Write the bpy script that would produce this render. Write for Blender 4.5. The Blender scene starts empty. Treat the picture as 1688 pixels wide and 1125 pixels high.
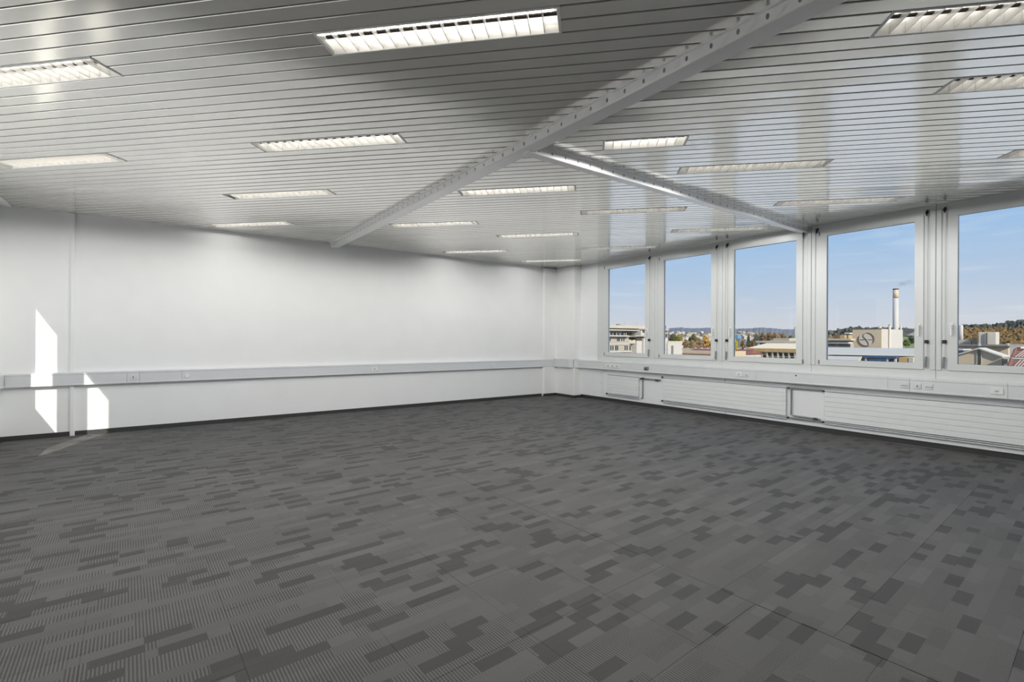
import bpy, math, random
from mathutils import Vector, Matrix
random.seed(7)
SC = bpy.context.scene
COL = SC.collection
S2 = math.sqrt(.5)

# ------------------------------------------------------------------ camera, sky, sun, exposure
CAMZ = 1.27
F_PX, CX, HY, YAW, ROLL = 795.0, 844.0, 558.5, math.radians(35.6), math.radians(.25)
cd = bpy.data.cameras.new('camera'); cam = bpy.data.objects.new('camera', cd); COL.objects.link(cam)
cd.sensor_width = 36; cd.lens = 36 * F_PX / 1688; cd.shift_y = -(562.5 - HY) / 1688
cd.clip_start = .05; cd.clip_end = 12000
cam.matrix_world = Matrix.Translation((0, 0, CAMZ)) @ Matrix.Rotation(-YAW, 4, 'Z') @ Matrix.Rotation(math.pi/2, 4, 'X') @ Matrix.Rotation(ROLL, 4, 'Z')
SC.camera = cam
SC.view_settings.view_transform = 'Standard'; SC.view_settings.look = 'None'
SC.view_settings.gamma = 1; SC.view_settings.use_curve_mapping = False
SC.view_settings.exposure = 0.0
try:
    SC.cycles.use_denoising = True
    SC.cycles.sample_clamp_indirect = 10
    SC.cycles.max_bounces = 10; SC.cycles.diffuse_bounces = 6; SC.cycles.glossy_bounces = 5; SC.cycles.transparent_max_bounces = 16
    SC.cycles.caustics_reflective = False; SC.cycles.caustics_refractive = False
except Exception: pass

SKY_STRENGTH = 1.2
SUN_STRENGTH = 6.0
LAMP_ON = 8.0
LAMP_DIM = 4.0
LAMP_WATTS = 42.0           # each ceiling light

w = bpy.data.worlds.new('world'); SC.world = w; w.use_nodes = True
nt = w.node_tree; nt.nodes.clear(); N = nt.nodes.new; L = nt.links.new
tc = N('ShaderNodeTexCoord'); sep = N('ShaderNodeSeparateXYZ'); L(tc.outputs['Generated'], sep.inputs[0])
ramp = N('ShaderNodeValToRGB'); L(sep.outputs['Z'], ramp.inputs[0])
def lin(c): return tuple(((v/255)/12.92 if v/255 <= .04045 else ((v/255+.055)/1.055)**2.4) for v in c)
cr = ramp.color_ramp
stops = [(0.0, (200, 200, 204)), (.03, (192, 196, 206)), (.09, (175, 191, 212)), (.17, (152, 182, 216)), (.30, (130, 170, 216)), (1.0, (84, 130, 196))]
cr.elements[0].position = 0; cr.elements[0].color = lin(stops[0][1]) + (1,)
cr.elements[1].position = 1; cr.elements[1].color = lin(stops[-1][1]) + (1,)
for p, c in stops[1:-1]:
    e = cr.elements.new(p); e.color = lin(c) + (1,)
mp = N('ShaderNodeMapping'); mp.inputs['Scale'].default_value = (3, 3, 26); L(tc.outputs['Generated'], mp.inputs[0])
ns = N('ShaderNodeTexNoise'); ns.inputs['Scale'].default_value = 2.2; ns.inputs['Detail'].default_value = 5; L(mp.outputs[0], ns.inputs['Vector'])
cl = N('ShaderNodeMapRange'); cl.inputs['From Min'].default_value = .58; cl.inputs['From Max'].default_value = .82
cl.inputs['To Max'].default_value = .35; L(ns.outputs['Fac'], cl.inputs['Value'])
mx = N('ShaderNodeMix'); mx.data_type = 'RGBA'; L(cl.outputs[0], mx.inputs['Factor']); L(ramp.outputs[0], mx.inputs['A'])
mx.inputs['B'].default_value = lin((222, 224, 226)) + (1,)
bg = N('ShaderNodeBackground'); bg.inputs['Strength'].default_value = SKY_STRENGTH; L(mx.outputs['Result'], bg.inputs[0])
ow = N('ShaderNodeOutputWorld'); L(bg.outputs[0], ow.inputs[0])

SUNDIR = Vector((.37, 1.0, -.633)).normalized()
sl = bpy.data.lights.new('sun', 'SUN'); sl.energy = SUN_STRENGTH; sl.angle = math.radians(.53); sl.color = (1, .93, .82)
so = bpy.data.objects.new('sun', sl); COL.objects.link(so)
so.rotation_euler = SUNDIR.to_track_quat('-Z', 'Y').to_euler()

# ------------------------------------------------------------------ survey helpers (where a thing seen in the photo stands on a given plane)
FW = Vector((math.sin(YAW), math.cos(YAW), 0)); RT = Vector((math.cos(YAW), -math.sin(YAW), 0)); EYE = Vector((0, 0, CAMZ))
def ray(px, py):
    dx, dy = px - CX, py - HY; c, s = math.cos(ROLL), math.sin(ROLL)
    a, b = dx*c + dy*s, -dx*s + dy*c
    return FW + RT*(a/F_PX) - Vector((0, 0, 1))*(b/F_PX)
def hx(px, py, X):
    d = ray(px, py); return EYE + d*(X/d.x)
def hy(px, py, Y):
    d = ray(px, py); return EYE + d*(Y/d.y)
def hz(px, py, Z): return EYE + ray(px, py)*Z

# ------------------------------------------------------------------ materials
def mat(name, col, rough=.6, metal=0.0, spec=.5, noise=0, nscale=8, bump=0, bscale=30, emit=0, detail=3):
    m = bpy.data.materials.new(name); m.use_nodes = True
    t = m.node_tree; b = t.nodes['Principled BSDF']
    c = lin(col) + (1,)
    b.inputs['Base Color'].default_value = c; b.inputs['Roughness'].default_value = rough
    b.inputs['Metallic'].default_value = metal; b.inputs['Specular IOR Level'].default_value = spec
    g = t.nodes.new('ShaderNodeTexCoord')
    if noise:
        n = t.nodes.new('ShaderNodeTexNoise'); n.inputs['Scale'].default_value = nscale; n.inputs['Detail'].default_value = detail
        t.links.new(g.outputs['Object'], n.inputs['Vector'])
        h = t.nodes.new('ShaderNodeMapRange'); h.inputs['From Min'].default_value = .3; h.inputs['From Max'].default_value = .7
        h.inputs['To Min'].default_value = 1-noise; h.inputs['To Max'].default_value = 1+noise
        t.links.new(n.outputs['Fac'], h.inputs['Value'])
        v = t.nodes.new('ShaderNodeMix'); v.data_type = 'RGBA'; v.blend_type = 'MULTIPLY'; v.inputs['Factor'].default_value = 1
        v.inputs['A'].default_value = c; t.links.new(h.outputs[0], v.inputs['B'])
        t.links.new(v.outputs['Result'], b.inputs['Base Color'])
    if bump:
        n = t.nodes.new('ShaderNodeTexNoise'); n.inputs['Scale'].default_value = bscale; n.inputs['Detail'].default_value = 2
        t.links.new(g.outputs['Object'], n.inputs['Vector'])
        u = t.nodes.new('ShaderNodeBump'); u.inputs['Strength'].default_value = 1; u.inputs['Distance'].default_value = bump
        t.links.new(n.outputs['Fac'], u.inputs['Height']); t.links.new(u.outputs[0], b.inputs['Normal'])
    if emit:
        b.inputs['Emission Color'].default_value = (1, .97, .92, 1); b.inputs['Emission Strength'].default_value = emit
    return m
M = {}
M['wall'] = mat('white_wall_paint', (247, 248, 247), .7, noise=.012, nscale=3, bump=.0006, bscale=120)
M['column'] = mat('white_column_paint', (246, 247, 246), .6, noise=.012, nscale=3)
M['frame'] = mat('white_window_lacquer', (219, 222, 221), .35, noise=.01)
M['metalpanel'] = mat('white_panel_enamel', (243, 245, 246), .4, noise=.01)
M['duct'] = mat('pale_grey_duct_aluminium', (226, 228, 230), .38, metal=.15, noise=.015)
M['radiator'] = mat('radiator_enamel', (238, 241, 241), .35, noise=.01)
M['pipe'] = mat('heating_pipe_paint', (205, 208, 211), .4, noise=.02)
M['pipedark'] = mat('grey_heating_pipe', (138, 140, 142), .4, noise=.04, nscale=20)
M['valve'] = mat('dull_nickel', (92, 92, 92), .35, metal=.7, noise=.1, nscale=60)
M['dark'] = mat('black_plastic', (34, 35, 36), .5, noise=.05)
M['grey'] = mat('grey_plastic', (140, 143, 144), .5, noise=.03)
M['white'] = mat('white_plastic', (238, 238, 236), .35, noise=.01)
M['base'] = mat('anthracite_skirting', (58, 58, 58), .55, noise=.05)
M['slat'] = mat('silver_lacquered_slat', (250, 248, 243), .15, metal=.7, noise=.03, nscale=2.0, bump=.0009, bscale=2.4)
M['void'] = mat('ceiling_void', (40, 37, 36), .9, noise=.1)
M['beam'] = mat('silver_lacquered_rail', (250, 250, 250), .22, metal=.25, noise=.02, nscale=2, bump=.0003, bscale=1.6)
M['slot'] = mat('rail_slot_recess', (140, 140, 138), .6, noise=.05)
M['lampwhite'] = mat('white_lamp_frame', (236, 236, 234), .4, noise=.01)
M['reflector'] = mat('satin_aluminium_reflector', (246, 245, 242), .3, metal=.3, noise=.02)
M['spine'] = mat('lamp_spine_grey', (62, 56, 50), .5, metal=.3, noise=.05)
M['tube_on'] = mat('lit_tube', (255, 250, 240), .5, emit=LAMP_ON)
M['tube_dim'] = mat('dim_lit_tube', (255, 250, 240), .5, emit=LAMP_DIM)
M['backing'] = mat('plain_shell', (190, 190, 188), .8, noise=.03)

def glass_mat():
    m = bpy.data.materials.new('window_glass'); m.use_nodes = True; t = m.node_tree; t.nodes.clear()
    o = t.nodes.new('ShaderNodeOutputMaterial'); tr = t.nodes.new('ShaderNodeBsdfTransparent'); tr.inputs[0].default_value = (.975, .985, .98, 1)
    gl = t.nodes.new('ShaderNodeBsdfGlossy'); gl.inputs['Roughness'].default_value = 0
    lw = t.nodes.new('ShaderNodeLayerWeight'); lw.inputs[0].default_value = .5
    pw = t.nodes.new('ShaderNodeMath'); pw.operation = 'POWER'; t.links.new(lw.outputs['Facing'], pw.inputs[0]); pw.inputs[1].default_value = 5
    fr = t.nodes.new('ShaderNodeMath'); fr.operation = 'MULTIPLY_ADD'; t.links.new(pw.outputs[0], fr.inputs[0]); fr.inputs[1].default_value = .5; fr.inputs[2].default_value = .02
    mm = t.nodes.new('ShaderNodeMixShader'); t.links.new(fr.outputs[0], mm.inputs[0]); t.links.new(tr.outputs[0], mm.inputs[1]); t.links.new(gl.outputs[0], mm.inputs[2])
    t.links.new(mm.outputs[0], o.inputs[0]); return m
M['glass'] = glass_mat()

CARPET_ROT = math.radians(3.0)
def carpet_mat():
    m = bpy.data.materials.new('grey_tufted_carpet'); m.use_nodes = True; t = m.node_tree; b = t.nodes['Principled BSDF']
    n = lambda k: t.nodes.new(k)
    def mth(op, a, bb=None, c=None):
        k = n('ShaderNodeMath'); k.operation = op
        for i, v in enumerate((a, bb, c)):
            if v is None: continue
            if isinstance(v, (int, float)): k.inputs[i].default_value = v
            else: t.links.new(v, k.inputs[i])
        return k.outputs[0]
    g = n('ShaderNodeNewGeometry'); mpg = n('ShaderNodeMapping'); mpg.vector_type = 'POINT'
    mpg.inputs['Rotation'].default_value = (0, 0, -CARPET_ROT); t.links.new(g.outputs['Position'], mpg.inputs[0])
    s = n('ShaderNodeSeparateXYZ'); t.links.new(mpg.outputs[0], s.inputs[0]); X, Y = s.outputs[0], s.outputs[1]
    def wn(a, bb, seed):
        c = n('ShaderNodeCombineXYZ'); t.links.new(a, c.inputs[0])
        if bb is not None: t.links.new(bb, c.inputs[1])
        c.inputs[2].default_value = seed
        k = n('ShaderNodeTexWhiteNoise'); k.noise_dimensions = '3D'; t.links.new(c.outputs[0], k.inputs['Vector']); return k.outputs['Value']
    row = mth('FLOOR', mth('DIVIDE', Y, .0625))
    off = mth('MULTIPLY', wn(row, None, 1.3), .8)
    def layer(width, seed):
        cell = mth('FLOOR', mth('DIVIDE', mth('ADD', X, mth('MULTIPLY', off, seed)), width)); return wn(cell, row, seed)
    r1 = layer(.17, 1.0); r2 = layer(.29, 2.7); r3 = layer(.11, 3.9)
    dark = mth('MAXIMUM', mth('GREATER_THAN', r1, .80), mth('MULTIPLY', mth('GREATER_THAN', r3, .93), mth('LESS_THAN', r2, .5)))
    flat = mth('MULTIPLY', mth('SUBTRACT', 1, dark), mth('GREATER_THAN', r2, .58))
    rib = mth('MULTIPLY', mth('SUBTRACT', 1, dark), mth('SUBTRACT', 1, flat))
    stripe = mth('SINE', mth('MULTIPLY', X, 2*math.pi/.0125))
    st01 = mth('MULTIPLY_ADD', stripe, .5, .5)
    fine = n('ShaderNodeTexNoise'); fine.inputs['Scale'].default_value = 260; fine.inputs['Detail'].default_value = 3; t.links.new(mpg.outputs[0], fine.inputs['Vector'])
    big = n('ShaderNodeTexNoise'); big.inputs['Scale'].default_value = 1.1; big.inputs['Detail'].default_value = 3; t.links.new(mpg.outputs[0], big.inputs['Vector'])
    v = mth('ADD', mth('MULTIPLY', dark, .060), mth('ADD', mth('MULTIPLY', flat, .112), mth('MULTIPLY', rib, mth('MULTIPLY_ADD', st01, .082, .058))))
    # every row and block takes the dye a little differently
    v = mth('MULTIPLY', v, mth('MULTIPLY_ADD', layer(.5, 5.1), .16, .92))
    v = mth('MULTIPLY', v, mth('MULTIPLY_ADD', fine.outputs['Fac'], .9, .55))
    v = mth('MULTIPLY', v, mth('MULTIPLY_ADD', big.outputs['Fac'], .3, .85))
    cc = n('ShaderNodeCombineColor'); t.links.new(v, cc.inputs[0]); t.links.new(mth('MULTIPLY', v, .985), cc.inputs[1]); t.links.new(mth('MULTIPLY', v, .965), cc.inputs[2])
    t.links.new(cc.outputs[0], b.inputs['Base Color'])
    b.inputs['Roughness'].default_value = .75; b.inputs['Specular IOR Level'].default_value = .3
    b.inputs['Sheen Weight'].default_value = .04; b.inputs['Sheen Roughness'].default_value = .4
    hgt = mth('ADD', mth('MULTIPLY', rib, st01), mth('MULTIPLY', fine.outputs['Fac'], 1.2))
    bp = n('ShaderNodeBump'); bp.inputs['Strength'].default_value = .6; bp.inputs['Distance'].default_value = .0015
    t.links.new(hgt, bp.inputs['Height']); t.links.new(bp.outputs[0], b.inputs['Normal'])
    return m
M['carpet'] = carpet_mat()

# ------------------------------------------------------------------ mesh helpers
class MB:
    def __init__(s): s.v = []; s.f = []
    def add(s, vs, fs):
        o = len(s.v); s.v += [Vector(p) for p in vs]; s.f += [tuple(i+o for i in f) for f in fs]; return s
    def box(s, a, b):
        x0, y0, z0 = [min(p, q) for p, q in zip(a, b)]; x1, y1, z1 = [max(p, q) for p, q in zip(a, b)]
        return s.add([(x0,y0,z0),(x1,y0,z0),(x1,y1,z0),(x0,y1,z0),(x0,y0,z1),(x1,y0,z1),(x1,y1,z1),(x0,y1,z1)],
                     [(0,3,2,1),(4,5,6,7),(0,1,5,4),(1,2,6,5),(2,3,7,6),(3,0,4,7)])
    def bbox(s, a, b, c=.004):
        # box with chamfered edges
        lo = Vector([min(p, q) for p, q in zip(a, b)]); hi = Vector([max(p, q) for p, q in zip(a, b)])
        c = min(c, min(hi-lo)*.4); vs = []
        idx = {}
        for sx in (0,1):
            for sy in (0,1):
                for sz in (0,1):
                    p = Vector((hi.x if sx else lo.x, hi.y if sy else lo.y, hi.z if sz else lo.z))
                    d = (-c if sx else c, -c if sy else c, -c if sz else c)
                    for ax in range(3):
                        q = p.copy()
                        for k in range(3):
                            if k != ax: q[k] += d[k]
                        idx[(sx,sy,sz,ax)] = len(vs); vs.append(q)
        fs = []
        # ax = axis along which the point sits on the face
        for ax in range(3):
            o = [k for k in range(3) if k != ax]
            for sd in (0,1):
                q = []
                for (i, j) in ((0,0),(1,0),(1,1),(0,1)):
                    k = [0,0,0]; k[ax] = sd; k[o[0]] = i; k[o[1]] = j; q.append(idx[(k[0],k[1],k[2],ax)])
                fs.append(tuple(q))
        for ax in range(3):       # edges along ax
            o = [k for k in range(3) if k != ax]
            for i in (0,1):
                for j in (0,1):
                    q = []
                    for e, fa in ((0,o[0]),(1,o[0]),(1,o[1]),(0,o[1])):
                        k = [0,0,0]; k[ax] = e; k[o[0]] = i; k[o[1]] = j; q.append(idx[(k[0],k[1],k[2],fa)])
                    fs.append(tuple(q))
        for sx in (0,1):
            for sy in (0,1):
                for sz in (0,1): fs.append(tuple(idx[(sx,sy,sz,a)] for a in range(3)))
        s.fix = True
        return s.add(vs, fs)
    def prism(s, poly, d):
        # poly: list of 3D points (planar), d: extrusion vector
        n = len(poly); d = Vector(d); vs = [Vector(p) for p in poly] + [Vector(p)+d for p in poly]
        s.fix = True
        return s.add(vs, [tuple(range(n))[::-1], tuple(range(n, 2*n))] + [(i, (i+1) % n, n+(i+1) % n, n+i) for i in range(n)])
    def tube(s, pts, r, k=8, cap=True):
        pts = [Vector(p) for p in pts]; rs = r if isinstance(r, (list, tuple)) else [r]*len(pts); rings = []
        o = len(s.v); up = Vector((0, 0, 1))
        for i, p in enumerate(pts):
            d = (pts[min(i+1, len(pts)-1)] - pts[max(i-1, 0)]).normalized()
            a = d.cross(up)
            if a.length < 1e-3: a = d.cross(Vector((1, 0, 0)))
            a.normalize(); b = d.cross(a)
            s.v += [p + (a*math.cos(2*math.pi*j/k) + b*math.sin(2*math.pi*j/k))*rs[i] for j in range(k)]
        for i in range(len(pts)-1):
            for j in range(k):
                s.f.append((o+i*k+j, o+i*k+(j+1) % k, o+(i+1)*k+(j+1) % k, o+(i+1)*k+j))
        if cap: s.f += [tuple(o+j for j in range(k))[::-1], tuple(o+(len(pts)-1)*k+j for j in range(k))]
        s.fix = True
        return s
    def ring(s, ax, lo0, lo1, hi0, hi1, w0a, w0b, w1a, w1b, d0, d1):
        # rectangular ring in the plane perpendicular to x: y lo0..hi0, z lo1..hi1, widths at y-lo, y-hi, z-lo, z-hi, from depth d0 to d1
        P = lambda y, z, d: (d, y, z)
        o = [(lo0,lo1),(hi0,lo1),(hi0,hi1),(lo0,hi1)]; i = [(lo0+w0a,lo1+w1a),(hi0-w0b,lo1+w1a),(hi0-w0b,hi1-w1b),(lo0+w0a,hi1-w1b)]
        vs = [P(*p, d) for d in (d0, d1) for q in (o, i) for p in q]
        fs = []
        for k in range(4):
            n = (k+1) % 4
            fs += [(k, n, 4+n, 4+k), (8+k, 12+k, 12+n, 8+n), (k, 8+k, 8+n, n), (4+k, 4+n, 12+n, 12+k)]
        s.fix = True
        return s.add(vs, fs)
    def mesh(s, name, org=(0, 0, 0), smooth=False):
        m = bpy.data.meshes.new(name); o = Vector(org)
        m.from_pydata([tuple(p-o) for p in s.v], [], s.f); 
        if getattr(s, 'fix', False):
            import bmesh
            b = bmesh.new(); b.from_mesh(m); bmesh.ops.recalc_face_normals(b, faces=b.faces); b.to_mesh(m); b.free()
        if smooth:
            for p in m.polygons: p.use_smooth = True
        m.update(); return m

def obj(name, mb, mt, parent=None, org=None, smooth=False):
    if org is None:
        org = (0, 0, 0)
        r = parent
        while r is not None and r.parent is not None: r = r.parent
        if r is not None: org = tuple(r.location)
    me = mb if isinstance(mb, bpy.types.Mesh) else mb.mesh(name, org, smooth)
    if len(me.materials) == 0: me.materials.append(M[mt] if isinstance(mt, str) else mt)
    o = bpy.data.objects.new(name, me); COL.objects.link(o)
    if parent is not None: o.parent = parent
    return o
def tag(o, label=None, cat=None, group=None, kind=None):
    if label: o['label'] = label
    if cat: o['category'] = cat
    if group: o['group'] = group
    if kind: o['kind'] = kind
    return o
def thing(name, label, cat, loc, rz=0, group=None):
    o = bpy.data.objects.new(name, None); COL.objects.link(o); o.location = loc; o.rotation_euler = (0, 0, rz); o.empty_display_size = .1
    return tag(o, label, cat, group)
def solo(name, mb, mt, label, cat, group=None, smooth=False):
    # one-mesh thing with its origin at its base
    lo = Vector([min(p[i] for p in mb.v) for i in range(3)]); hi = Vector([max(p[i] for p in mb.v) for i in range(3)])
    org = ((lo.x+hi.x)/2, (lo.y+hi.y)/2, lo.z)
    o = obj(name, mb, mt, None, org, smooth); o.location = org; return tag(o, label, cat, group)
def struct(name, mb, mt, label=None, parent=None, cat=None):
    o = obj(name, mb, mt, parent)
    if parent is None: tag(o, label, cat, None, 'structure')
    return o
def clone(o, parent=None):
    c = o.copy(); COL.objects.link(c)
    if parent is not None: c.parent = parent
    for ch in list(o.children): clone(ch, c)
    return c
def clip_rect(poly, x0, x1, y0, y1):
    def cut(P, ax, v, keep_less):
        out = []
        for i in range(len(P)):
            a, b = P[i], P[(i+1) % len(P)]
            ia = (a[ax] <= v) if keep_less else (a[ax] >= v); ib = (b[ax] <= v) if keep_less else (b[ax] >= v)
            if ia: out.append(a)
            if ia != ib:
                t = (v-a[ax])/(b[ax]-a[ax]); out.append((a[0]+(b[0]-a[0])*t, a[1]+(b[1]-a[1])*t))
        return out
    for ax, v, k in ((0, x0, False), (0, x1, True), (1, y0, False), (1, y1, True)):
        poly = cut(poly, ax, v, k)
        if len(poly) < 3: return []
    return poly
def area(P): return abs(sum(P[i][0]*P[(i+1) % len(P)][1]-P[(i+1) % len(P)][0]*P[i][1] for i in range(len(P))))/2

# ------------------------------------------------------------------ room shell
XL, XR, YB, YF, H = -1.655, 7.31, 8.30, -4.6, 2.85      # left wall, window-side panels, back wall, wall behind the camera, ceiling
XW = 7.29                                                # front of the window frames
WIN_Y = [7.0, 5.67, 4.35, 3.03, 1.695, .37, -.955, -2.28, -3.605]   # joints between the window bays

# back wall
b = MB().box((XL-.3, YB, 0), (XR+.3, YB+.2, H+.35))
struct('wall_back', b, 'wall', 'long white back wall with sun stripes at its left end')
b = MB().bbox((-1.002, YB-.035, 0), (-.955, YB, H), .008)
struct('trim_1', b, 'column', 'narrow white cover strip running up the back wall near its left end')
b = MB().bbox((6.745, YB-.075, 0), (XR, YB, H), .03)
struct('trim_2', b, 'column', 'shallow white corner post at the right end of the back wall')
b = MB().bbox((7.115, 7.64, 0), (XR+.25, YB-.06, H), .012)
struct('trim_3', b, 'column', 'square white column between the room corner and the first window')
# skirting
struct('baseboard_back', MB().box((XL, YB-.012, 0), (-1.004, YB, .058)).box((-.953, YB-.012, 0), (6.745, YB, .058)).box((6.745, YB-.087, 0), (7.115, YB-.075, .058)), 'base', 'dark grey skirting along the foot of the back wall')
struct('baseboard_right', MB().box((7.103, 7.628, 0), (7.115, YB-.075, .055)).box((7.115, 7.628, 0), (7.33, 7.64, .055)).box((7.328, YF, 0), (7.345, 7.64, .068)), 'base', 'dark grey skirting recessed under the window wall panels')
# window wall: lower panels, infill and lintel
wr = struct('wall_right', MB().box((7.345, YF, 0), (7.56, YB, .84)).box((7.36, YF, H), (7.56, YB, H+.35)).box((7.33, YF, .80), (7.56, YB, .84)), 'wall', 'window wall on the right, below and above the windows')
obj('wall_panel', MB().bbox((7.305, 7.003, .07), (7.345, 7.64, .83), .003), 'metalpanel', wr)
obj('wall_panel', MB().bbox((7.31, 4.318, .07), (7.345, 6.997, .83), .003), 'metalpanel', wr)
obj('wall_panel', MB().bbox((7.31, .33, .07), (7.345, 4.312, .83), .003), 'metalpanel', wr)
obj('wall_panel', MB().bbox((7.31, YF, .07), (7.345, .324, .83), .003), 'metalpanel', wr)
for y, z in ((7.045, .55), (7.045, .165), (7.045, .36)):
    obj('panel_screw', MB().tube([(7.302, y, z), (7.306, y, z)], .007, 8), 'grey', wr)
obj('infill_panel', MB().bbox((7.30, 7.13, .82), (7.5, 7.64, H), .004), 'metalpanel', wr)
# wall behind the camera
struct('wall_front', MB().box((XL-.3, YF-.2, 0), (XR+.3, YF, H+.35)), 'wall', 'plain white wall behind the camera')

# left wall with its two sunlit window openings
LT = .165
LW = [(6.435, 7.395), (5.085, 6.07)]; LZ = (.94, 2.46)
b = MB().box((XL-LT, YF, 0), (XL, YB, LZ[0])).box((XL-LT, YF, LZ[1]), (XL, YB, H+.35))
e_ = [YB]+[v for p in LW for v in (p[1], p[0])]+[YF]
for k in range(0, len(e_), 2): b.box((XL-LT, e_[k+1], LZ[0]), (XL, e_[k], LZ[1]))
struct('wall_left', b, 'wall', 'white left wall with the windows the sun comes through')
struct('baseboard_left', MB().box((XL, YF, 0), (XL+.012, YB-.012, .058)), 'base', 'dark grey skirting along the left wall')
for i, (y0, y1) in enumerate(LW):
    wn_ = struct('window_%d' % (20+i), MB().ring(0, y0-.001, LZ[0]-.001, y1+.001, LZ[1]+.001, .012, .012, .012, .012, XL-LT+.03, XL-LT+.09), 'frame', 'sunlit window in the left wall outside the photo, number %d from the back wall' % (i+1))
    obj('pane', MB().box((XL-LT+.055, y0+.01, LZ[0]+.01), (XL-LT+.063, y1-.01, LZ[1]-.01)), 'glass', wn_)
struct('trim_4', MB().bbox((XL, YF, H-.012), (-1.525, YB, H+.05), .004), 'wall', 'white margin board where the slatted ceiling stops before the left wall')

# ------------------------------------------------------------------ floor: carpet tiles
fl = struct('floor', MB().box((XL, YF, -.2), (7.345, YB, -.007)), 'base', 'office floor laid with dark grey patterned carpet tiles')
CR, SR = math.cos(CARPET_ROT), math.sin(CARPET_ROT)
T = .5
SEAM0 = Vector((2.30, 1.2))
def tile_mesh(P, name='carpet_tile'):
    cx_ = sum(p[0] for p in P)/len(P); cy_ = sum(p[1] for p in P)/len(P); n = len(P); c = .0016
    ins = [(p[0]+(cx_-p[0])*c/max(.02, math.hypot(p[0]-cx_, p[1]-cy_)), p[1]+(cy_-p[1])*c/max(.02, math.hypot(p[0]-cx_, p[1]-cy_))) for p in P]
    vs = [(p[0]-cx_, p[1]-cy_, -.007) for p in P] + [(p[0]-cx_, p[1]-cy_, -.0012) for p in P] + [(p[0]-cx_, p[1]-cy_, 0) for p in ins]
    fs = [tuple(range(2*n, 3*n))] + [(r*n+i, r*n+(i+1) % n, (r+1)*n+(i+1) % n, (r+1)*n+i) for r in (0, 1) for i in range(n)]
    return vs, fs, (cx_, cy_)
cells = []
for i in range(-24, 24):
    for j in range(-24, 34):
        g = .004 if i >= 0 else 0            # the wide joint under the ceiling rail
        sh = .17 if i >= 0 else 0
        a, bq = i*T+g, j*T+sh
        q = [(a, bq), (a+T, bq), (a+T, bq+T), (a, bq+T)]
        P = [(SEAM0.x+x*CR-y*SR, SEAM0.y+x*SR+y*CR) for x, y in q]
        C = clip_rect(P, XL+.001, 7.327, YF+.001, YB-.012)
        if len(C) < 3 or area(C) < 2e-4: continue
        mid = Vector((sum(p[0] for p in C)/len(C), sum(p[1] for p in C)/len(C), 0))
        d = mid-EYE; dep = d.dot(FW); vis = False
        for p in list(C)+[(mid.x, mid.y)]:
            dd = Vector((p[0], p[1], 0))-EYE; z = dd.dot(FW)
            if z > .3 and abs(dd.dot(RT)/z*F_PX) < 850 and 1.27/z*F_PX < 575: vis = True
        cells.append((0 if vis else 1, d.length, C, area(C) > T*T*.9999))
cells.sort(key=lambda t: (t[0], t[1]))
rest = MB(); full = None; ntile = 0
for (nv, d, C, whole) in cells:
    vs, fs, mid = tile_mesh(C)
    if nv == 0 and ntile < 300:
        if whole and full is not None: me = full
        else:
            me = bpy.data.meshes.new('carpet_tile'); me.from_pydata(vs, [], fs); me.materials.append(M['carpet'])
            if whole: full = me
        o = bpy.data.objects.new('carpet_tile', me); COL.objects.link(o); o.parent = fl
        o.location = (mid[0], mid[1], random.uniform(-.0006, .0006)); ntile += 1
    else:
        rest.add([(v[0]+mid[0], v[1]+mid[1], v[2]) for v in vs], fs)
o = obj('carpet_tiles', rest, 'carpet', fl); o['kind'] = 'stuff'

# ------------------------------------------------------------------ ceiling: diagonal silver slats, partition rails
ce = struct('ceiling', MB().box((XL-.17, YF, H+.13), (XR+.25, YB, H+.35)), 'void', 'silver ceiling of narrow metal slats laid diagonally')
PITCH = .1013
LAMPS = [ # u edge, v0, v1, lit, label
 ('A', 2.2946, .16, 1.435, 1, 'largest lit louvred ceiling light, nearest the camera and left of the long rail'),
 ('B', 3.510, 1.48, 2.745, 1, 'lit louvred ceiling light, second in the row from the nearest light toward the back wall'),
 ('C', 4.726, 2.78, 4.04, 1, 'lit louvred ceiling light, third in the row from the nearest light toward the back wall'),
 ('D', 5.941, 4.09, 5.345, 1, 'lit louvred ceiling light closest to the back wall on the left of the long rail'),
 ('E', 2.2946, 2.80, 4.07, 1, 'louvred ceiling light cut by the left edge of the photo, upper one of two'),
 ('F', 3.510, 4.12, 5.39, 1, 'louvred ceiling light at the left edge of the photo, lower one of two'),
 ('G', 4.987, .17, 1.43, 1, 'lit louvred ceiling light just behind the crossing of the two rails'),
 ('H', 6.304, 1.54, 2.79, 1, 'lit ceiling light just right of the long rail near its far end'),
 ('I', 8.4312, 1.50, 2.70, 1, 'ceiling light closest to the back wall between the long rail and the corner'),
 ('J', 7.216, .20, 1.46, 1, 'lit ceiling light second in the row from the rail crossing toward the room corner'),
 ('K', 9.6468, .21, 1.42, 1, 'ceiling light closest to the corner where back wall and window wall meet'),
 ('L', 3.9009, -.74, -.08, 1, 'short half-length louvred ceiling light beside the crossing of the two rails'),
 ('M', 4.610, -2.08, -.79, 2, 'louvred ceiling light nearest in front of the middle of the short rail'),
 ('N', 5.9269, -3.39, -2.10, 2, 'louvred ceiling light close above the fourth window from the left'),
 ('O', 6.000, -1.12, .15, 2, 'louvred ceiling light nearest behind the middle of the short rail'),
 ('P', 7.216, -2.475, -1.14, 2, 'louvred ceiling light close to the third window from the left'),
 ('Q', 8.4312, -1.08, .16, 2, 'louvred ceiling light close above the leftmost window'),
 ('R', 2.584, -2.70, -1.42, 2, 'louvred ceiling light cut by the top right corner of the photo'),
 ('S', 3.2931, -3.42, -2.15, 2, 'ceiling light at the right photo edge, second down from the top corner'),
 ('T', 4.610, -4.72, -3.45, 2, 'ceiling light at the right photo edge, just above the rightmost window'),
]
LWID = 2*PITCH
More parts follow.
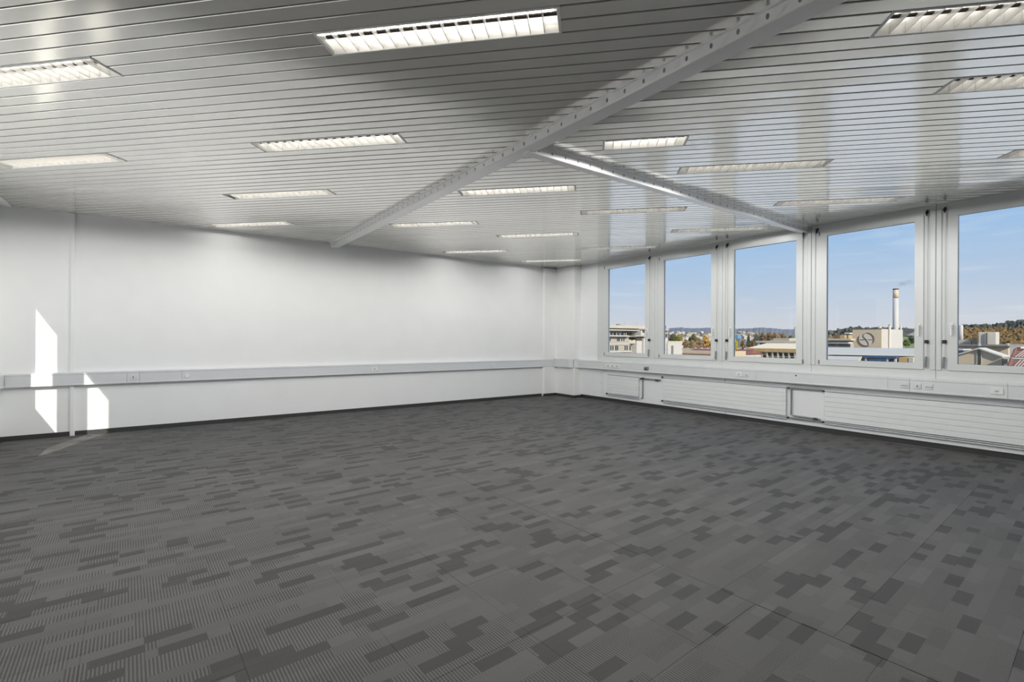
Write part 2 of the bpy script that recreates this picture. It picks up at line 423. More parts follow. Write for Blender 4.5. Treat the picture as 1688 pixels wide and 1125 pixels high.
def uv2xy(u, v): return ((u-v)*S2, (u+v)*S2)
# rails: the long one runs to the back wall, the short one from it to the window wall
B1 = [(2.316, YF), (2.20, YB)]   # left edge of the long rail
def b1x(y): return 2.335-.0165*(y-.95)
BW = .125
SECT = [ # x0,x1,y0,y1,phase
 (-1.525, 2.33, YF, YB, 2.2946, -1),
 (2.345, XR+.02, 3.16, YB, 6.000, 1),
 (2.345, XR+.02, YF, 3.082, 4.610, 1)]
joints_rf = {}
def slat_mesh(P):
    n = len(P); z0, z1 = H, H+.03
    cx_ = sum(p[0] for p in P)/n; cy_ = sum(p[1] for p in P)/n
    mb = MB(); vs = [(p[0], p[1], z1) for p in P] + [(p[0], p[1], z0+.0025) for p in P]
    # chamfered lower edge: shrink across the slat only
    ins = []
    for p in P:
        u = (p[0]+p[1])*S2; v = (p[1]-p[0])*S2; uc = (cx_+cy_)*S2
        u += .0025 if u < uc else -.0025
        ins.append(((u-v)*S2, (u+v)*S2, z0))
    vs += ins
    fs = [tuple(range(2*n, 3*n))] + [(r*n+i, r*n+(i+1) % n, (r+1)*n+(i+1) % n, (r+1)*n+i) for r in (0, 1) for i in range(n)]
    mb.add(vs, fs); mb.fix = True; return mb
nsl = 0; slrest = MB()
jit = random.Random(3)
for si, (x0, x1, y0, y1, ph, side) in enumerate(SECT):
    k0 = int(math.floor((-6-ph)/PITCH)); k1 = int(math.ceil((11.6-ph)/PITCH))
    for k in range(k0, k1):
        u0 = ph+k*PITCH+.0052; u1 = ph+(k+1)*PITCH-.0052
        cuts = sorted([(v0, v1) for (_, uu, v0, v1, _, _) in LAMPS if min(u1, uu+LWID)-max(u0, uu) > .02 and
                       (lambda c: x0-.1 < c[0] < x1+.1 and y0-.1 < c[1] < y1+.1)(uv2xy(uu+PITCH, (v0+v1)/2))])
        segs = []; a = -12.0
        for v0, v1 in cuts: segs.append((a, v0)); a = v1
        segs.append((a, 12.0))
        if si == 2 and 1.9 < u0 < 3.8:        # butt joints of the slats in the bay in front of the short rail
            vj = .08 - 1.04*(u0-2.9) + jit.uniform(-.12, .12) if u0 < 2.9 else .55*(u0-2.9)+jit.uniform(-.08, .08)-.05
            segs = [s_ for sg in segs for s_ in (((sg[0], vj-.0015), (vj+.0015, sg[1])) if sg[0] < vj < sg[1] else (sg,))]
        for (v0, v1) in segs:
            q = [uv2xy(u0, v0), uv2xy(u1, v0), uv2xy(u1, v1), uv2xy(u0, v1)]
            P = clip_rect(q, x0, x1, y0, y1)
            if len(P) < 3 or area(P) < 1e-4: continue
            mb = slat_mesh(P)
            vis = False
            for p in P + [((P[i][0]+P[(i+1) % len(P)][0])/2, (P[i][1]+P[(i+1) % len(P)][1])/2) for i in range(len(P))]:
                d = Vector((p[0], p[1], H))-EYE; z = d.dot(FW)
                if z > .3 and abs(d.dot(RT)/z*F_PX) < 850 and (H-CAMZ)/z*F_PX < 575: vis = True
            if u0 > 1.75 and nsl < 300:
                cxm = sum(p[0] for p in P)/len(P); cym = sum(p[1] for p in P)/len(P)
                me = mb.mesh('slat', (cxm, cym, H+.015)); me.materials.append(M['slat'])
                o = bpy.data.objects.new('slat', me); COL.objects.link(o); o.parent = ce; o.location = (cxm, cym, H+.015)
                ax = Vector((-S2, S2, 0)); o.rotation_mode = 'AXIS_ANGLE'
                o.rotation_axis_angle = (math.radians(jit.gauss(0, .45)), *ax)
                nsl += 1
            else: slrest.add(mb.v, mb.f)
slrest.fix = True
o = obj('slats', slrest, 'slat', ce); o['kind'] = 'stuff'
print('slats', nsl, 'tiles', ntile)

def rail(name, p0, p1, width, zb, label, slot_step, s0, side_trim):
    # hollow partition rail: bottom face, two slotted side faces, folded lips against the slats
    p0, p1 = Vector((*p0, 0)), Vector((*p1, 0)); d = (p1-p0).normalized(); n = Vector((-d.y, d.x, 0))   # n = to the left of travel
    z1 = H+.02; mb = MB(); c = .004
    prof = [(width, z1), (width, zb+c), (width-c, zb), (c, zb), (0, zb+c), (0, z1)]
    vs = [p + n*0 - n*a*side_trim + Vector((0, 0, z)) for p in (p0, p1) for a, z in prof]
    k = len(prof); mb.add(vs, [(i, (i+1) % k, k+(i+1) % k, k+i) for i in range(k)] + [tuple(range(k)), tuple(range(k, 2*k))]); mb.fix = True
    r = struct(name, mb, 'beam', label)
    for sd in (0, 1):                          # lips
        off = -.016 if sd == 0 else width+.001
        q = [p0 - n*off*side_trim, p0 - n*(off+.015)*side_trim, p1 - n*(off+.015)*side_trim, p1 - n*off*side_trim]
        obj('lip', MB().prism([tuple(v+Vector((0, 0, H-.006))) for v in q], (0, 0, .02)), 'beam', r)
    s = s0; Lr = (p1-p0).length; zc = zb+.036
    me = None
    while s < Lr-.05:
        # keyhole slot: a shallow dark dimple let into the side face
        ctr = p0 + d*s + n*.0006*side_trim + Vector((0, 0, zc))
        ring_ = [ctr + d*(.009*math.cos(t)) + Vector((0, 0, .015*math.sin(t))) for t in [2*math.pi*i/10 for i in range(10)]]
        if me is None:
            me = MB().prism([tuple(v-ctr) for v in ring_], tuple(-n*.0012*side_trim)).mesh('slot'); me.materials.append(M['slot'])
        o = bpy.data.objects.new('slot', me); COL.objects.link(o); o.parent = r; o.location = ctr
        s += slot_step
    return r
ZB1 = 2.782
rail('trim_5', (b1x(YF), YF), (b1x(YB), YB), BW, ZB1, 'long silver ceiling rail running from the camera to the back wall', .1455, .24, 1)
rail('trim_6', (b1x(3.09)+.06, 3.075), (XW, 3.075), .09, 2.772, 'short silver ceiling rail running from the long rail to the window wall', .1465, .1, -1)

# ------------------------------------------------------------------ recessed louvred ceiling lights
def build_lamp(name, length, lit, watts):
    t = thing(name, None, 'ceiling light', (0, 0, 0))
    hl, hw = length/2, LWID/2
    fw = .011
    f = MB()
    for (a, b2) in (((-hl, -hw, -.004), (hl, -hw+fw, .02)), ((-hl, hw-fw, -.004), (hl, hw, .02)), ((-hl, -hw+fw, -.004), (-hl+.016, hw-fw, .02)), ((hl-.016, -hw+fw, -.004), (hl, hw-fw, .02))):
        f.bbox(a, b2, .002)
    obj('frame', f, 'lampwhite', t, (0, 0, 0))
    x0, x1 = -hl+.016, hl-.016; yi = hw-fw
    r = MB()
    prof = [(-yi, .001), (-yi+.006, .035), (-.074, .072), (-.05, .094), (.05, .094), (.074, .072), (yi-.006, .035), (yi, .001)]
    n = len(prof)
    r.add([(x, y, z) for x in (x0, x1) for y, z in prof], [(i, i+1, n+i+1, n+i) for i in range(n-1)] + [tuple(range(n)), tuple(range(n, 2*n))])
    obj('reflector', r, 'reflector', t, (0, 0, 0))
    obj('spine', MB().bbox((x0+.004, -.011, .032), (x1-.004, .011, .042), .002), 'spine', t, (0, 0, 0))
    for sy in (-1, 1):
        obj('tube', MB().tube([(x0+.03, sy*.04, .082), (x1-.03, sy*.04, .082)], .008, 8), 'tube_on' if lit == 1 else 'tube_dim', t, (0, 0, 0))
    if lit:                                   # the lamp's own downward light, cut off at the sides by the louvre
        for q in (-.3, .3):
            ld = bpy.data.lights.new('lamp_light', 'SPOT'); ld.spot_size = math.radians(176); ld.spot_blend = .12; ld.shadow_soft_size = 0
            ld.energy = watts/2*length/1.27; ld.color = (1, .985, .965)
            lo = bpy.data.objects.new('lamp_light', ld); COL.objects.link(lo); lo.parent = t; lo.location = (q*length, 0, -.012)
    nb = max(2, int(round((x1-x0)/.0735)))
    me = MB().add([(-.0018, -yi+.001, .002), (.0018, -yi+.001, .002), (.004, -yi+.012, .056), (-.004, -yi+.012, .056),
                   (-.0018, yi-.001, .002), (.0018, yi-.001, .002), (.004, yi-.012, .056), (-.004, yi-.012, .056)],
                  [(0,1,2,3),(4,7,6,5),(0,4,5,1),(1,5,6,2),(2,6,7,3),(3,7,4,0)]).mesh('louvre_blade'); me.materials.append(M['reflector'])
    for i in range(1, nb):
        o = bpy.data.objects.new('louvre_blade', me); COL.objects.link(o); o.parent = t; o.location = (x0+(x1-x0)*i/nb, 0, 0)
    return t
protos = {}
WEAK = {'D': .15, 'C': .7, 'F': .8, 'H': .18, 'I': .18, 'J': .7, 'K': .22, 'Q': .15, 'P': .3, 'N': .22, 'T': .25, 'R': 1.4, 'A': 1.5, 'E': 1.5, 'G': 1.5, 'B': 1.3, 'L': 1.7, 'O': 1.2, 'S': .9}
for key, u, v0, v1, lit, lab in LAMPS:
    ln = round(v1-v0, 2); kk = (.66 if ln < .8 else 1.27, LAMP_WATTS*WEAK.get(key, 1), lit)
    if kk not in protos: t = protos[kk] = build_lamp('ceiling_light', kk[0], lit, kk[1])
    else: t = clone(protos[kk])
    x, y = uv2xy(u+PITCH, (v0+v1)/2)
    t.location = (x, y, H); t.rotation_euler = (0, 0, math.radians(135)); t.scale = (ln/kk[0], 1, 1)
    tag(t, lab, 'ceiling light', 'recessed louvred ceiling lights')

# ------------------------------------------------------------------ windows on the right wall
def make_window(n, yj0, yj1, handle_hi, label):
    # bay from joint yj0 (near) to yj1 (far); sash, pane, handle and hinges
    gA, gB = yj0+.195, yj1-.19          # glass edges
    if n == 1: gA, gB = 5.89, 6.83; yj1 = 7.13
    fr = struct('window_%d' % n, MB().ring(0, yj0+.002, .82, yj1-.002, H, gA-.085-yj0, yj1-.002-(gB+.085), .105, .085, XW, XW+.09), 'frame', label)
    sash = obj('sash', MB().ring(0, gA-.083, .927, gB+.083, 2.763, .083, .083, .072, .072, XW-.016, XW+.045), 'frame', fr)
    obj('glazing_bead', MB().ring(0, gA-.012, .988, gB+.012, 2.702, .013, .013, .013, .013, XW-.006, XW+.02), 'white', sash)
    obj('seal', MB().ring(0, gA-.002, .998, gB+.002, 2.692, .005, .005, .005, .005, XW+.012, XW+.022), 'dark', sash)
    obj('pane', MB().box((XW+.022, gA-.002, .996), (XW+.028, gB+.002, 2.694)), 'glass', fr)
    yh = gB+.045 if handle_hi else gA-.045
    h = obj('handle', MB().bbox((XW-.024, yh-.013, 1.40), (XW-.014, yh+.013, 1.47), .003).tube([(XW-.02, yh, 1.44), (XW-.055, yh, 1.44)], .008, 8), 'white', sash)
    obj('grip', MB().bbox((XW-.066, yh-.010, 1.32), (XW-.05, yh+.010, 1.455), .004), 'white', sash)
    yg = gA-.088 if handle_hi else gB+.088
    for z in (.94, 2.70):
        obj('hinge', MB().tube([(XW-.02, yg, z), (XW-.02, yg, z+.055)], .009, 8), 'grey', sash)
    return fr
HND = {1: False, 2: False, 3: True, 4: False, 5: True, 6: False, 7: True, 8: False}
LBL = {1: 'leftmost window, looking onto the pale apartment block', 2: 'second window from the left, looking onto the golden trees',
       3: 'third window from the left, looking onto the beige building with square pillars', 4: 'fourth window from the left, looking onto the tall white chimney',
       5: 'rightmost window, cut by the edge of the photo', 6: 'window outside the photo, next after the rightmost one', 7: 'window outside the photo, second after the rightmost one', 8: 'window outside the photo, third after the rightmost one'}
for n in range(1, 9): make_window(n, WIN_Y[n], WIN_Y[n-1], HND[n], LBL[n])
for i, y in enumerate(WIN_Y[1:-1]):
    struct('trim_%d' % (10+i), MB().bbox((XW-.012, y-.052, .925), (XW+.02, y-.002, 2.80), .004).bbox((XW-.012, y+.002, .925), (XW+.02, y+.052, 2.80), .004), 'frame', 'white mullion cover between two window bays, joint %d from the corner' % (i+1))
# crank rods that work the outside blinds
def crank(y, label, short=False):
    t = thing('blind_crank', label, 'blind crank', (XW-.03, y, .95), 0, 'crank rods beside the windows')
    x = XW-.03
    obj('joint', MB().tube([(x+.03, y, 2.80), (x+.01, y, 2.785), (x, y, 2.765), (x, y, 2.735)], [.013, .014, .015, .011], 8), 'dark', t)
    if not short:
        obj('rod', MB().tube([(x, y, 2.74), (x, y, 1.07)], .0055, 8), 'white', t)
        obj('clip', MB().bbox((x-.014, y-.016, 1.235), (x+.03, y+.016, 1.275), .004), 'dark', t)
        obj('grip', MB().tube([(x-.004, y, 1.08), (x-.004, y+.008, .95)], .012, 8), 'grey', t)
crank(5.79, 'blind crank rod between the leftmost and second windows')
crank(4.445, 'left of the two blind cranks between the second and third windows')
crank(4.265, 'right of the two blind cranks between the second and third windows')
crank(3.125, 'small black blind joint above the left edge of the fourth window post', True)
crank(2.955, 'small dark blind joint right of the end of the short ceiling rail', True)
crank(1.775, 'left of the two blind cranks beside the rightmost window')
crank(1.615, 'right of the two blind cranks beside the rightmost window')

# ------------------------------------------------------------------ dado cable ducts
def duct_run(t, axis, a0, a1, wall, front, joints, z0=.648, z1=.815):
    # profile extruded along axis; 'front' side faces the room
    cuts = [a0] + sorted(joints) + [a1]
    dpt = front-wall; e = 1 if dpt > 0 else -1; D = abs(dpt)
    prof = [(0, z0), (D-.006, z0), (D, z0+.006), (D, z0+.020), (D-.004, z0+.024), (D-.004, z1-.030), (D, z1-.026), (D, z1-.008), (D-.008, z1), (0, z1)]
    for i in range(len(cuts)-1):
        c0, c1 = cuts[i]+.0012, cuts[i+1]-.0012
        poly = []
        for d_, z in prof:
            p = [0, 0, z]; p[1-axis] = wall+e*d_; p[axis] = c0; poly.append(tuple(p))
        ev = [0, 0, 0]; ev[axis] = c1-c0
        obj('duct_cover', MB().prism(poly, ev), 'duct', t)
def outlet(t, axis, a, front, kind, w_=.07, z=.732):
    e = -1; nrm = 0 if axis == 1 else 1
    def P(al, out, zz):
        p = [0, 0, zz]; p[axis] = al; p[nrm] = front - out; return tuple(p)
    if kind == 'socket':
        s_ = obj('socket', MB().bbox(P(a-w_/2, -.002, z-.034), P(a+w_/2, .006, z+.034), .003), 'white', t)
        obj('socket_well', MB().tube([P(a, .0055, z), P(a, .0072, z)], .021, 16), 'duct', s_)
        for da, dz in ((-.009, 0), (.009, 0), (0, -.006)):
            obj('pin_hole', MB().tube([P(a+da, .007, z+dz), P(a+da, .0082, z+dz)], .004, 8), 'dark', s_)
    elif kind == 'lock':
        s_ = obj('switch_plate', MB().bbox(P(a-w_/2, -.002, z-.034), P(a+w_/2, .004, z+.034), .003), 'duct', t)
        obj('round_knob', MB().tube([P(a, .003, z), P(a, .012, z)], .017, 16), 'white', s_)
        obj('key_slot', MB().bbox(P(a-.005, .0115, z-.012), P(a+.005, .0135, z+.010), .001), 'dark', s_)
    elif kind == 'round':
        s_ = obj('round_cap', MB().tube([P(a, -.002, z-.008), P(a, .008, z-.008)], [.030, .026], 20), 'white', t)
    elif kind == 'slot':
        s_ = obj('data_outlet', MB().bbox(P(a-w_/2, -.002, z-.03), P(a+w_/2, .005, z+.03), .002), 'duct', t)
        obj('data_slot', MB().bbox(P(a-.032, .0045, z-.010), P(a+.032, .0062, z-.001), .001), 'grey', s_)
    elif kind == 'triple':
        s_ = obj('socket', MB().bbox(P(a-.19, -.002, z-.034), P(a+.19, .006, z+.034), .003), 'white', t)
        for q in (-.12, 0, .12):
            obj('socket_well', MB().tube([P(a+q, .0055, z), P(a+q, .0075, z)], .027, 16), 'duct', s_)
            obj('pin_hole', MB().bbox(P(a+q-.016, .007, z-.005), P(a+q+.016, .0085, z+.005), .001), 'dark', s_)
    elif kind == 'black':
        s_ = obj('junction_box', MB().bbox(P(a-.045, -.002, z-.03), P(a+.045, .03, z+.03), .006), 'grey', t)
        obj('cable_clip', MB().bbox(P(a-.035, .028, z-.026), P(a+.035, .034, z-.004), .003), 'dark', s_)
    elif kind == 'dot':
        obj('screw', MB().tube([P(a, -.002, z+.035), P(a, .006, z+.035)], .009, 10), 'dark', t)
t = thing('cable_duct', 'pale grey cable duct running along the white back wall', 'cable duct', (2.5, YB, .648))
duct_run(t, 0, XL+.08, 7.03, YB, YB-.08, [-.431, -.296, .176, 5.39, 3.02])
outlet(t, 0, -.362, YB-.08, 'lock'); outlet(t, 0, .235, YB-.08, 'round'); outlet(t, 0, 2.943, YB-.08, 'socket', .12); outlet(t, 0, 5.40, YB-.08, 'socket', .10)
t = thing('cable_duct', 'pale grey cable duct running under the windows above the radiators', 'cable duct', (7.3, 3, .648))
duct_run(t, 1, YF, 7.64, 7.345, 7.2, [2.13, 1.915, 1.09, 3.75, 6.9, -.6], .650, .822)
prof = [(7.2, 7.641), (7.2, 7.60), (7.035, 7.72), (7.035, YB-.08), (7.115, YB-.08), (7.115, 7.641)]
obj('duct_corner', MB().prism([(x, y, .650) for x, y in prof], (0, 0, .172)), 'duct', t)
outlet(t, 1, 6.62, 7.2, 'triple'); outlet(t, 1, 5.785, 7.2, 'black'); outlet(t, 1, 4.02, 7.2, 'socket', .11); outlet(t, 1, 3.90, 7.2, 'lock', .07)
outlet(t, 1, 3.19, 7.2, 'dot'); outlet(t, 1, 1.962, 7.2, 'slot', .09); outlet(t, 1, 1.840, 7.2, 'lock', .07); outlet(t, 1, 1.735, 7.2, 'slot', .07); outlet(t, 1, 1.17, 7.2, 'socket', .10)
t = thing('cable_duct', 'short end of a duct along the left wall at the left photo edge', 'cable duct', (XL, 3, .648))
duct_run(t, 1, 4.0, YB-.081, XL+.001, XL+.081, [6.0])

# ------------------------------------------------------------------ radiators and pipes under the windows
def radiator(y0, y1, z0, z1, label, ends):
    t = thing('radiator', label, 'radiator', (7.29, (y0+y1)/2, z0), 0, 'low flat radiators under the windows')
    nt_ = 6; hgt = (z1-z0)/nt_
    for i in range(nt_):
        obj('flat_tube', MB().bbox((7.262, y0, z0+i*hgt+.0008), (7.288, y1, z0+(i+1)*hgt-.0008), .004), 'radiator', t)
    for y in (y0+.02, y1-.05):
        obj('header', MB().bbox((7.284, y, z0), (7.299, y+.03, z1), .004), 'radiator', t)
    for z in (z1+.014, z0-.016, z0-.040):
        obj('pipe', MB().tube([(7.285, y0, z), (7.285, y1, z)], .0085, 8), 'pipe', t)
    for y, zz in ends:
        obj('valve', MB().tube([(7.282, y-.012, zz), (7.282, y+.012, zz)], .015, 10).tube([(7.285, y, zz), (7.262, y, zz)], .012, 10), 'valve', t)
    return t
radiator(6.03, 6.83, .175, .535, 'short flat white radiator under the leftmost window', [(6.85, .162), (5.99, .522)])
radiator(3.355, 5.48, .172, .568, 'long flat white radiator between the two pipe gaps, below the second and third windows', [(5.50, .582), (5.50, .156), (3.33, .575), (3.33, .150)])
radiator(-.2, 2.855, .172, .562, 'long flat white radiator at the right edge of the photo', [(2.875, .572), (2.875, .15)])
def pipe(label, runs, r=.011, fit=()):
    t = thing('heating_pipe', label, 'pipe', (7.285, runs[0][0][1], runs[0][0][2]), 0, 'heating pipes between the radiators')
    for p in runs: obj('pipe_run', MB().tube(p, r, 8), 'pipedark', t)
    for p in fit: obj('valve', MB().tube([(p[0], p[1]-.03, p[2]), (p[0], p[1]+.03, p[2])], .017, 10).tube([p, (p[0]-.03, p[1], p[2])], .013, 10), 'valve', t)
x = 7.282
pipe('upright heating pipe with a valve in the gap right of the short radiator', [[(x, 5.945, .53), (x, 5.945, .175), (x, 5.96, .158), (x, 5.975, .153)], [(x, 5.965, .528), (x, 5.54, .528)]], .013, [(x, 5.935, .530), (x, 5.62, .520)])
pipe('upright heating pipe with bends in the gap right of the long middle radiator', [[(x, 3.29, .565), (x, 3.29, .20), (x, 3.26, .185), (x, 2.91, .180)], [(x, 3.30, .580), (x, 2.90, .580)], [(x, 3.30, .150), (x, 2.90, .150)]], .012, [(x, 2.97, .178)])


# ================================================================== the town outside
E_ = dict
M['cream'] = mat('ext_cream_render', (176, 168, 152), .8, noise=.06, nscale=.6)
M['pale'] = mat('ext_pale_render', (156, 148, 136), .8, noise=.05, nscale=.6)
M['extwhite'] = mat('ext_white_render', (178, 174, 168), .8, noise=.03, nscale=.6)
M['tan'] = mat('ext_tan_cladding', (190, 172, 146), .8, noise=.04, nscale=.8)
M['beige'] = mat('ext_beige_cladding', (196, 188, 172), .8, noise=.04, nscale=.8)
M['ochre'] = mat('ext_ochre_fascia', (176, 146, 98), .8, noise=.08, nscale=.8)
M['roofgrey'] = mat('ext_grey_roof', (128, 124, 118), .8, noise=.08, nscale=.5)
M['roofwhite'] = mat('ext_white_flat_roof', (188, 184, 176), .9, noise=.03, nscale=.2, spec=.05)
M['darkglass'] = mat('ext_dark_window', (58, 60, 62), .15, noise=.05)
M['darktrim'] = mat('ext_dark_trim', (70, 66, 60), .7, noise=.08)
M['redroof'] = mat('ext_red_roof', (128, 76, 62), .8, noise=.1, nscale=1.5)
M['tile'] = mat('ext_tile_roof', (120, 88, 74), .8, noise=.12, nscale=2)
M['redbrown'] = mat('ext_redbrown', (124, 96, 88), .8, noise=.06)
M['tilerib'] = mat('ext_pale_tile', (176, 152, 140), .8, noise=.1)
M['blue'] = mat('ext_blue_metal', (44, 72, 104), .5, noise=.05)
M['skyblue'] = mat('ext_light_blue', (96, 142, 170), .5, noise=.05)
M['grass'] = mat('ext_grass', (118, 132, 70), .9, noise=.15, nscale=.3)
M['ground'] = mat('ext_ground', (176, 172, 160), .95, noise=.15, nscale=.02)
M['bark'] = mat('ext_bark', (80, 66, 52), .9, noise=.1)
def leaf(n, c): M[n] = mat('foliage_'+n, c, .95, noise=.3, nscale=.9, spec=.1, detail=5)
leaf('f_dark', (70, 74, 42)); leaf('f_olive', (112, 104, 52)); leaf('f_gold', (158, 122, 60)); leaf('f_tan', (130, 106, 74)); leaf('f_yellow', (160, 148, 44))
leaf('f_brown', (100, 78, 54)); leaf('f_conifer', (58, 62, 46)); leaf('f_green', (78, 92, 40))
M['hazehill'] = mat('far_ridge_with_haze', (112, 117, 126), .95, noise=.08, nscale=.01, spec=.05)  # blue grey of the distance haze is put into the base colour
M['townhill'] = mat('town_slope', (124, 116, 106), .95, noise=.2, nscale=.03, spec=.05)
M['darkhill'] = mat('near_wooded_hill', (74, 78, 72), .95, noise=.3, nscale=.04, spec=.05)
M['wood'] = mat('autumn_wood', (112, 90, 58), .95, noise=.35, nscale=.12, spec=.05, detail=5)
GZ = -14.0
def pz(px, py, z): 
    d = ray(px, py); return EYE + d*((z-CAMZ)/d.z)
def fx(X, px0, py0, px1, py1):
    # y and z span of a face standing on the plane x = X
    m = (px0+px1)/2; return hx(px1, py0, X).y, hx(px0, py0, X).y, hx(m, py1, X).z, hx(m, py0, X).z
def fy(Y, px0, py0, px1, py1):
    m = (px0+px1)/2; return hy(px0, py0, Y).x, hy(px1, py0, Y).x, hy(m, py1, Y).z, hy(m, py0, Y).z
def xb(X, dp, px0, py0, px1, py1, ground=False):
    a, b2, z0, z1 = fx(X, px0, py0, px1, py1); return MB().box((X, a, GZ if ground else z0), (X+dp, b2, z1))
def yb(Y, dp, px0, py0, px1, py1, ground=False):
    a, b2, z0, z1 = fy(Y, px0, py0, px1, py1); return MB().box((a, Y, GZ if ground else z0), (b2, Y+dp, z1))
def house(name, label, cat, mb0, group=None):
    lo = [min(p[i] for p in mb0.v) for i in range(3)]; hi = [max(p[i] for p in mb0.v) for i in range(3)]
    return thing(name, label, cat, ((lo[0]+hi[0])/2, (lo[1]+hi[1])/2, lo[2]), 0, group)

M['bounceroof'] = mat('bounce_roof_gravel', (206, 204, 198), .9, noise=.08, nscale=2)
struct('roof', MB().box((7.6, -26, GZ), (30, 40, -2.9)), 'bounceroof', 'added pale gravelled roof just outside the windows, unseen, bouncing sunlight onto the ceiling')  # invented roof out of view, added to throw sunlight up to the ceiling
struct('ground', MB().box((8.5, -300, GZ-.5), (5200, 4200, GZ)), 'ground', 'open ground around the town outside the windows')

# --- pale apartment block (leftmost and second windows)
Y0 = 140
w0 = yb(Y0, 14, 975, 555, 1049, 600, True)
t = house('apartment_block', 'pale flat-roofed apartment block with balconies outside the leftmost window', 'building', w0)
obj('wall', w0, 'pale', t)
obj('penthouse', yb(Y0+2.5, 10, 980, 544.5, 1049, 555), 'beige', t)
obj('roof_slab', yb(Y0-1.2, 15, 970, 536.5, 1063.5, 541.3), 'cream', t)
obj('eaves', yb(Y0-.6, 14, 975, 541.3, 1063, 543.6), 'darktrim', t)
obj('canopy', yb(Y0-1, 13, 975, 543.6, 1063.5, 545.2), 'extwhite', t)
obj('terrace_slab', yb(Y0-1.6, 4, 975, 553, 1036, 555), 'extwhite', t)
obj('soffit', yb(Y0-.3, 2, 975, 555, 1036, 556.2), 'darktrim', t)
for px in (1005, 1009.5, 1013.5, 1018, 1022.5, 1027, 1031, 1035, 1039.5, 1044):
    f = obj('window', yb(Y0+2.4, .12, px-1.7, 546.2, px+1.7, 552.6), 'darkglass', t)
for px in (1005.5, 1010.5, 1017, 1022.5, 1029, 1032.5): obj('railing_post', yb(Y0-1.5, .2, px-.35, 549.5, px+.35, 553), 'extwhite', t)
for px in (1006, 1018, 1021.2, 1025, 1028.6):
    f = obj('window', yb(Y0-.06, .12, px-1.9, 556.9, px+1.9, 563.4), 'extwhite', t); obj('pane', yb(Y0-.12, .1, px-1.1, 557.3, px+1.1, 562.8), 'darkglass', f)
obj('floor_slab', yb(Y0-.35, .6, 975, 566.8, 1049, 568.6), 'extwhite', t)
for px in (1007, 1010.6, 1015, 1018.3, 1030.5, 1034, 1038.8, 1042.4):
    f = obj('window', yb(Y0-.06, .12, px-1.9, 569.3, px+1.9, 579), 'extwhite', t); obj('pane', yb(Y0-.12, .1, px-1.15, 570, px+1.15, 578), 'darkglass', f)
obj('floor_slab', yb(Y0-.35, .6, 975, 579.6, 1049, 581.2), 'extwhite', t)
a, b2, z0, z1 = fy(Y0, 1035.5, 556.5, 1048, 566.6); m = MB(); n = 8
m.prism([(a+(b2-a)*(i/n), Y0-2.2*math.sin(math.pi*i/n)-.1, z0) for i in range(n+1)], (0, 0, (z1-z0)*.62)); obj('balcony', m, 'cream', t)
obj('balcony_recess', yb(Y0-.05, .1, 1037, 555.8, 1047, 559.5), 'darktrim', t)
obj('stair_tower', yb(Y0-3, 15, 1049.5, 562, 1061, 600, True), 'extwhite', t)
obj('upper_room', yb(Y0-2.4, 10, 1056.5, 545.2, 1068, 554.5), 'extwhite', t)
obj('balcony', yb(Y0-4.2, 3, 1047.5, 553, 1063, 555.2), 'pale', t)
obj('balcony_recess', yb(Y0-3.1, .15, 1049.5, 555.6, 1061, 561.6), 'darktrim', t)
obj('side_wing', yb(Y0-4, 16, 1061, 558, 1101, 600, True), 'extwhite', t)
obj('side_penthouse', yb(Y0-3, 12, 1064, 544.4, 1101, 558), 'pale', t)
obj('side_roof_slab', yb(Y0-4.4, 14, 1064, 542.6, 1103, 544.4), 'extwhite', t)
obj('low_wing', yb(Y0-5, 12, 1101, 566.5, 1127, 600, True), 'extwhite', t)
obj('low_parapet', yb(Y0-4.6, 11, 1101, 562.8, 1125.3, 566.5), 'cream', t)
for px, py in ((1096, 548), (1099, 551)): obj('window', yb(Y0-4.1, .2, px-1, py, px+1, py+5), 'darkglass', t)
for px in (1107.6, 1109.6): obj('drain_pipe', yb(Y0-5.2, .2, px-.4, 570, px+.4, 584), 'darktrim', t)
obj('porthole', MB().tube([hy(1096, 577.2, Y0-4.25), hy(1096, 577.2, Y0-4.05)], .28, 10), 'darkglass', t)
obj('chimney', yb(Y0+5, 1.4, 1019.3, 534.6, 1023.6, 541), 'roofgrey', t)
obj('chimney', yb(Y0+5, 1.2, 1026.4, 536.6, 1028.6, 541), 'roofgrey', t)
for px, py in ((1028.8, 530.5), (1049.6, 530.3), (1020.8, 532.6)): obj('aerial', MB().tube([hy(px, py, Y0+5), hy(px, 538, Y0+5)], .06, 6), 'grey', t)
obj('chimney', yb(Y0, 1.2, 1094.5, 537, 1097.8, 543), 'darktrim', t)

# --- low shed with a red roof (second window)
w0 = xb(120, 12, 1125, 579, 1190, 600, True)
t = house('shed', 'low shed with dull red roof below the golden trees in the second window', 'building', w0)
obj('wall', w0, 'tan', t)
a, b2, z0, z1 = fx(120, 1125, 578.2, 1190, 584)
obj('roof', MB().prism([(119.2, a, z0-.1), (126, a, z1+.4), (132.6, a, z0-.1)], (0, b2-a, 0)), 'redroof', t)
t2 = xb(138, .4, 1124, 575.2, 1192, 578.6)
solo('boundary_wall', t2, 'tan', 'long low tan wall between the red shed and the golden trees', 'wall')

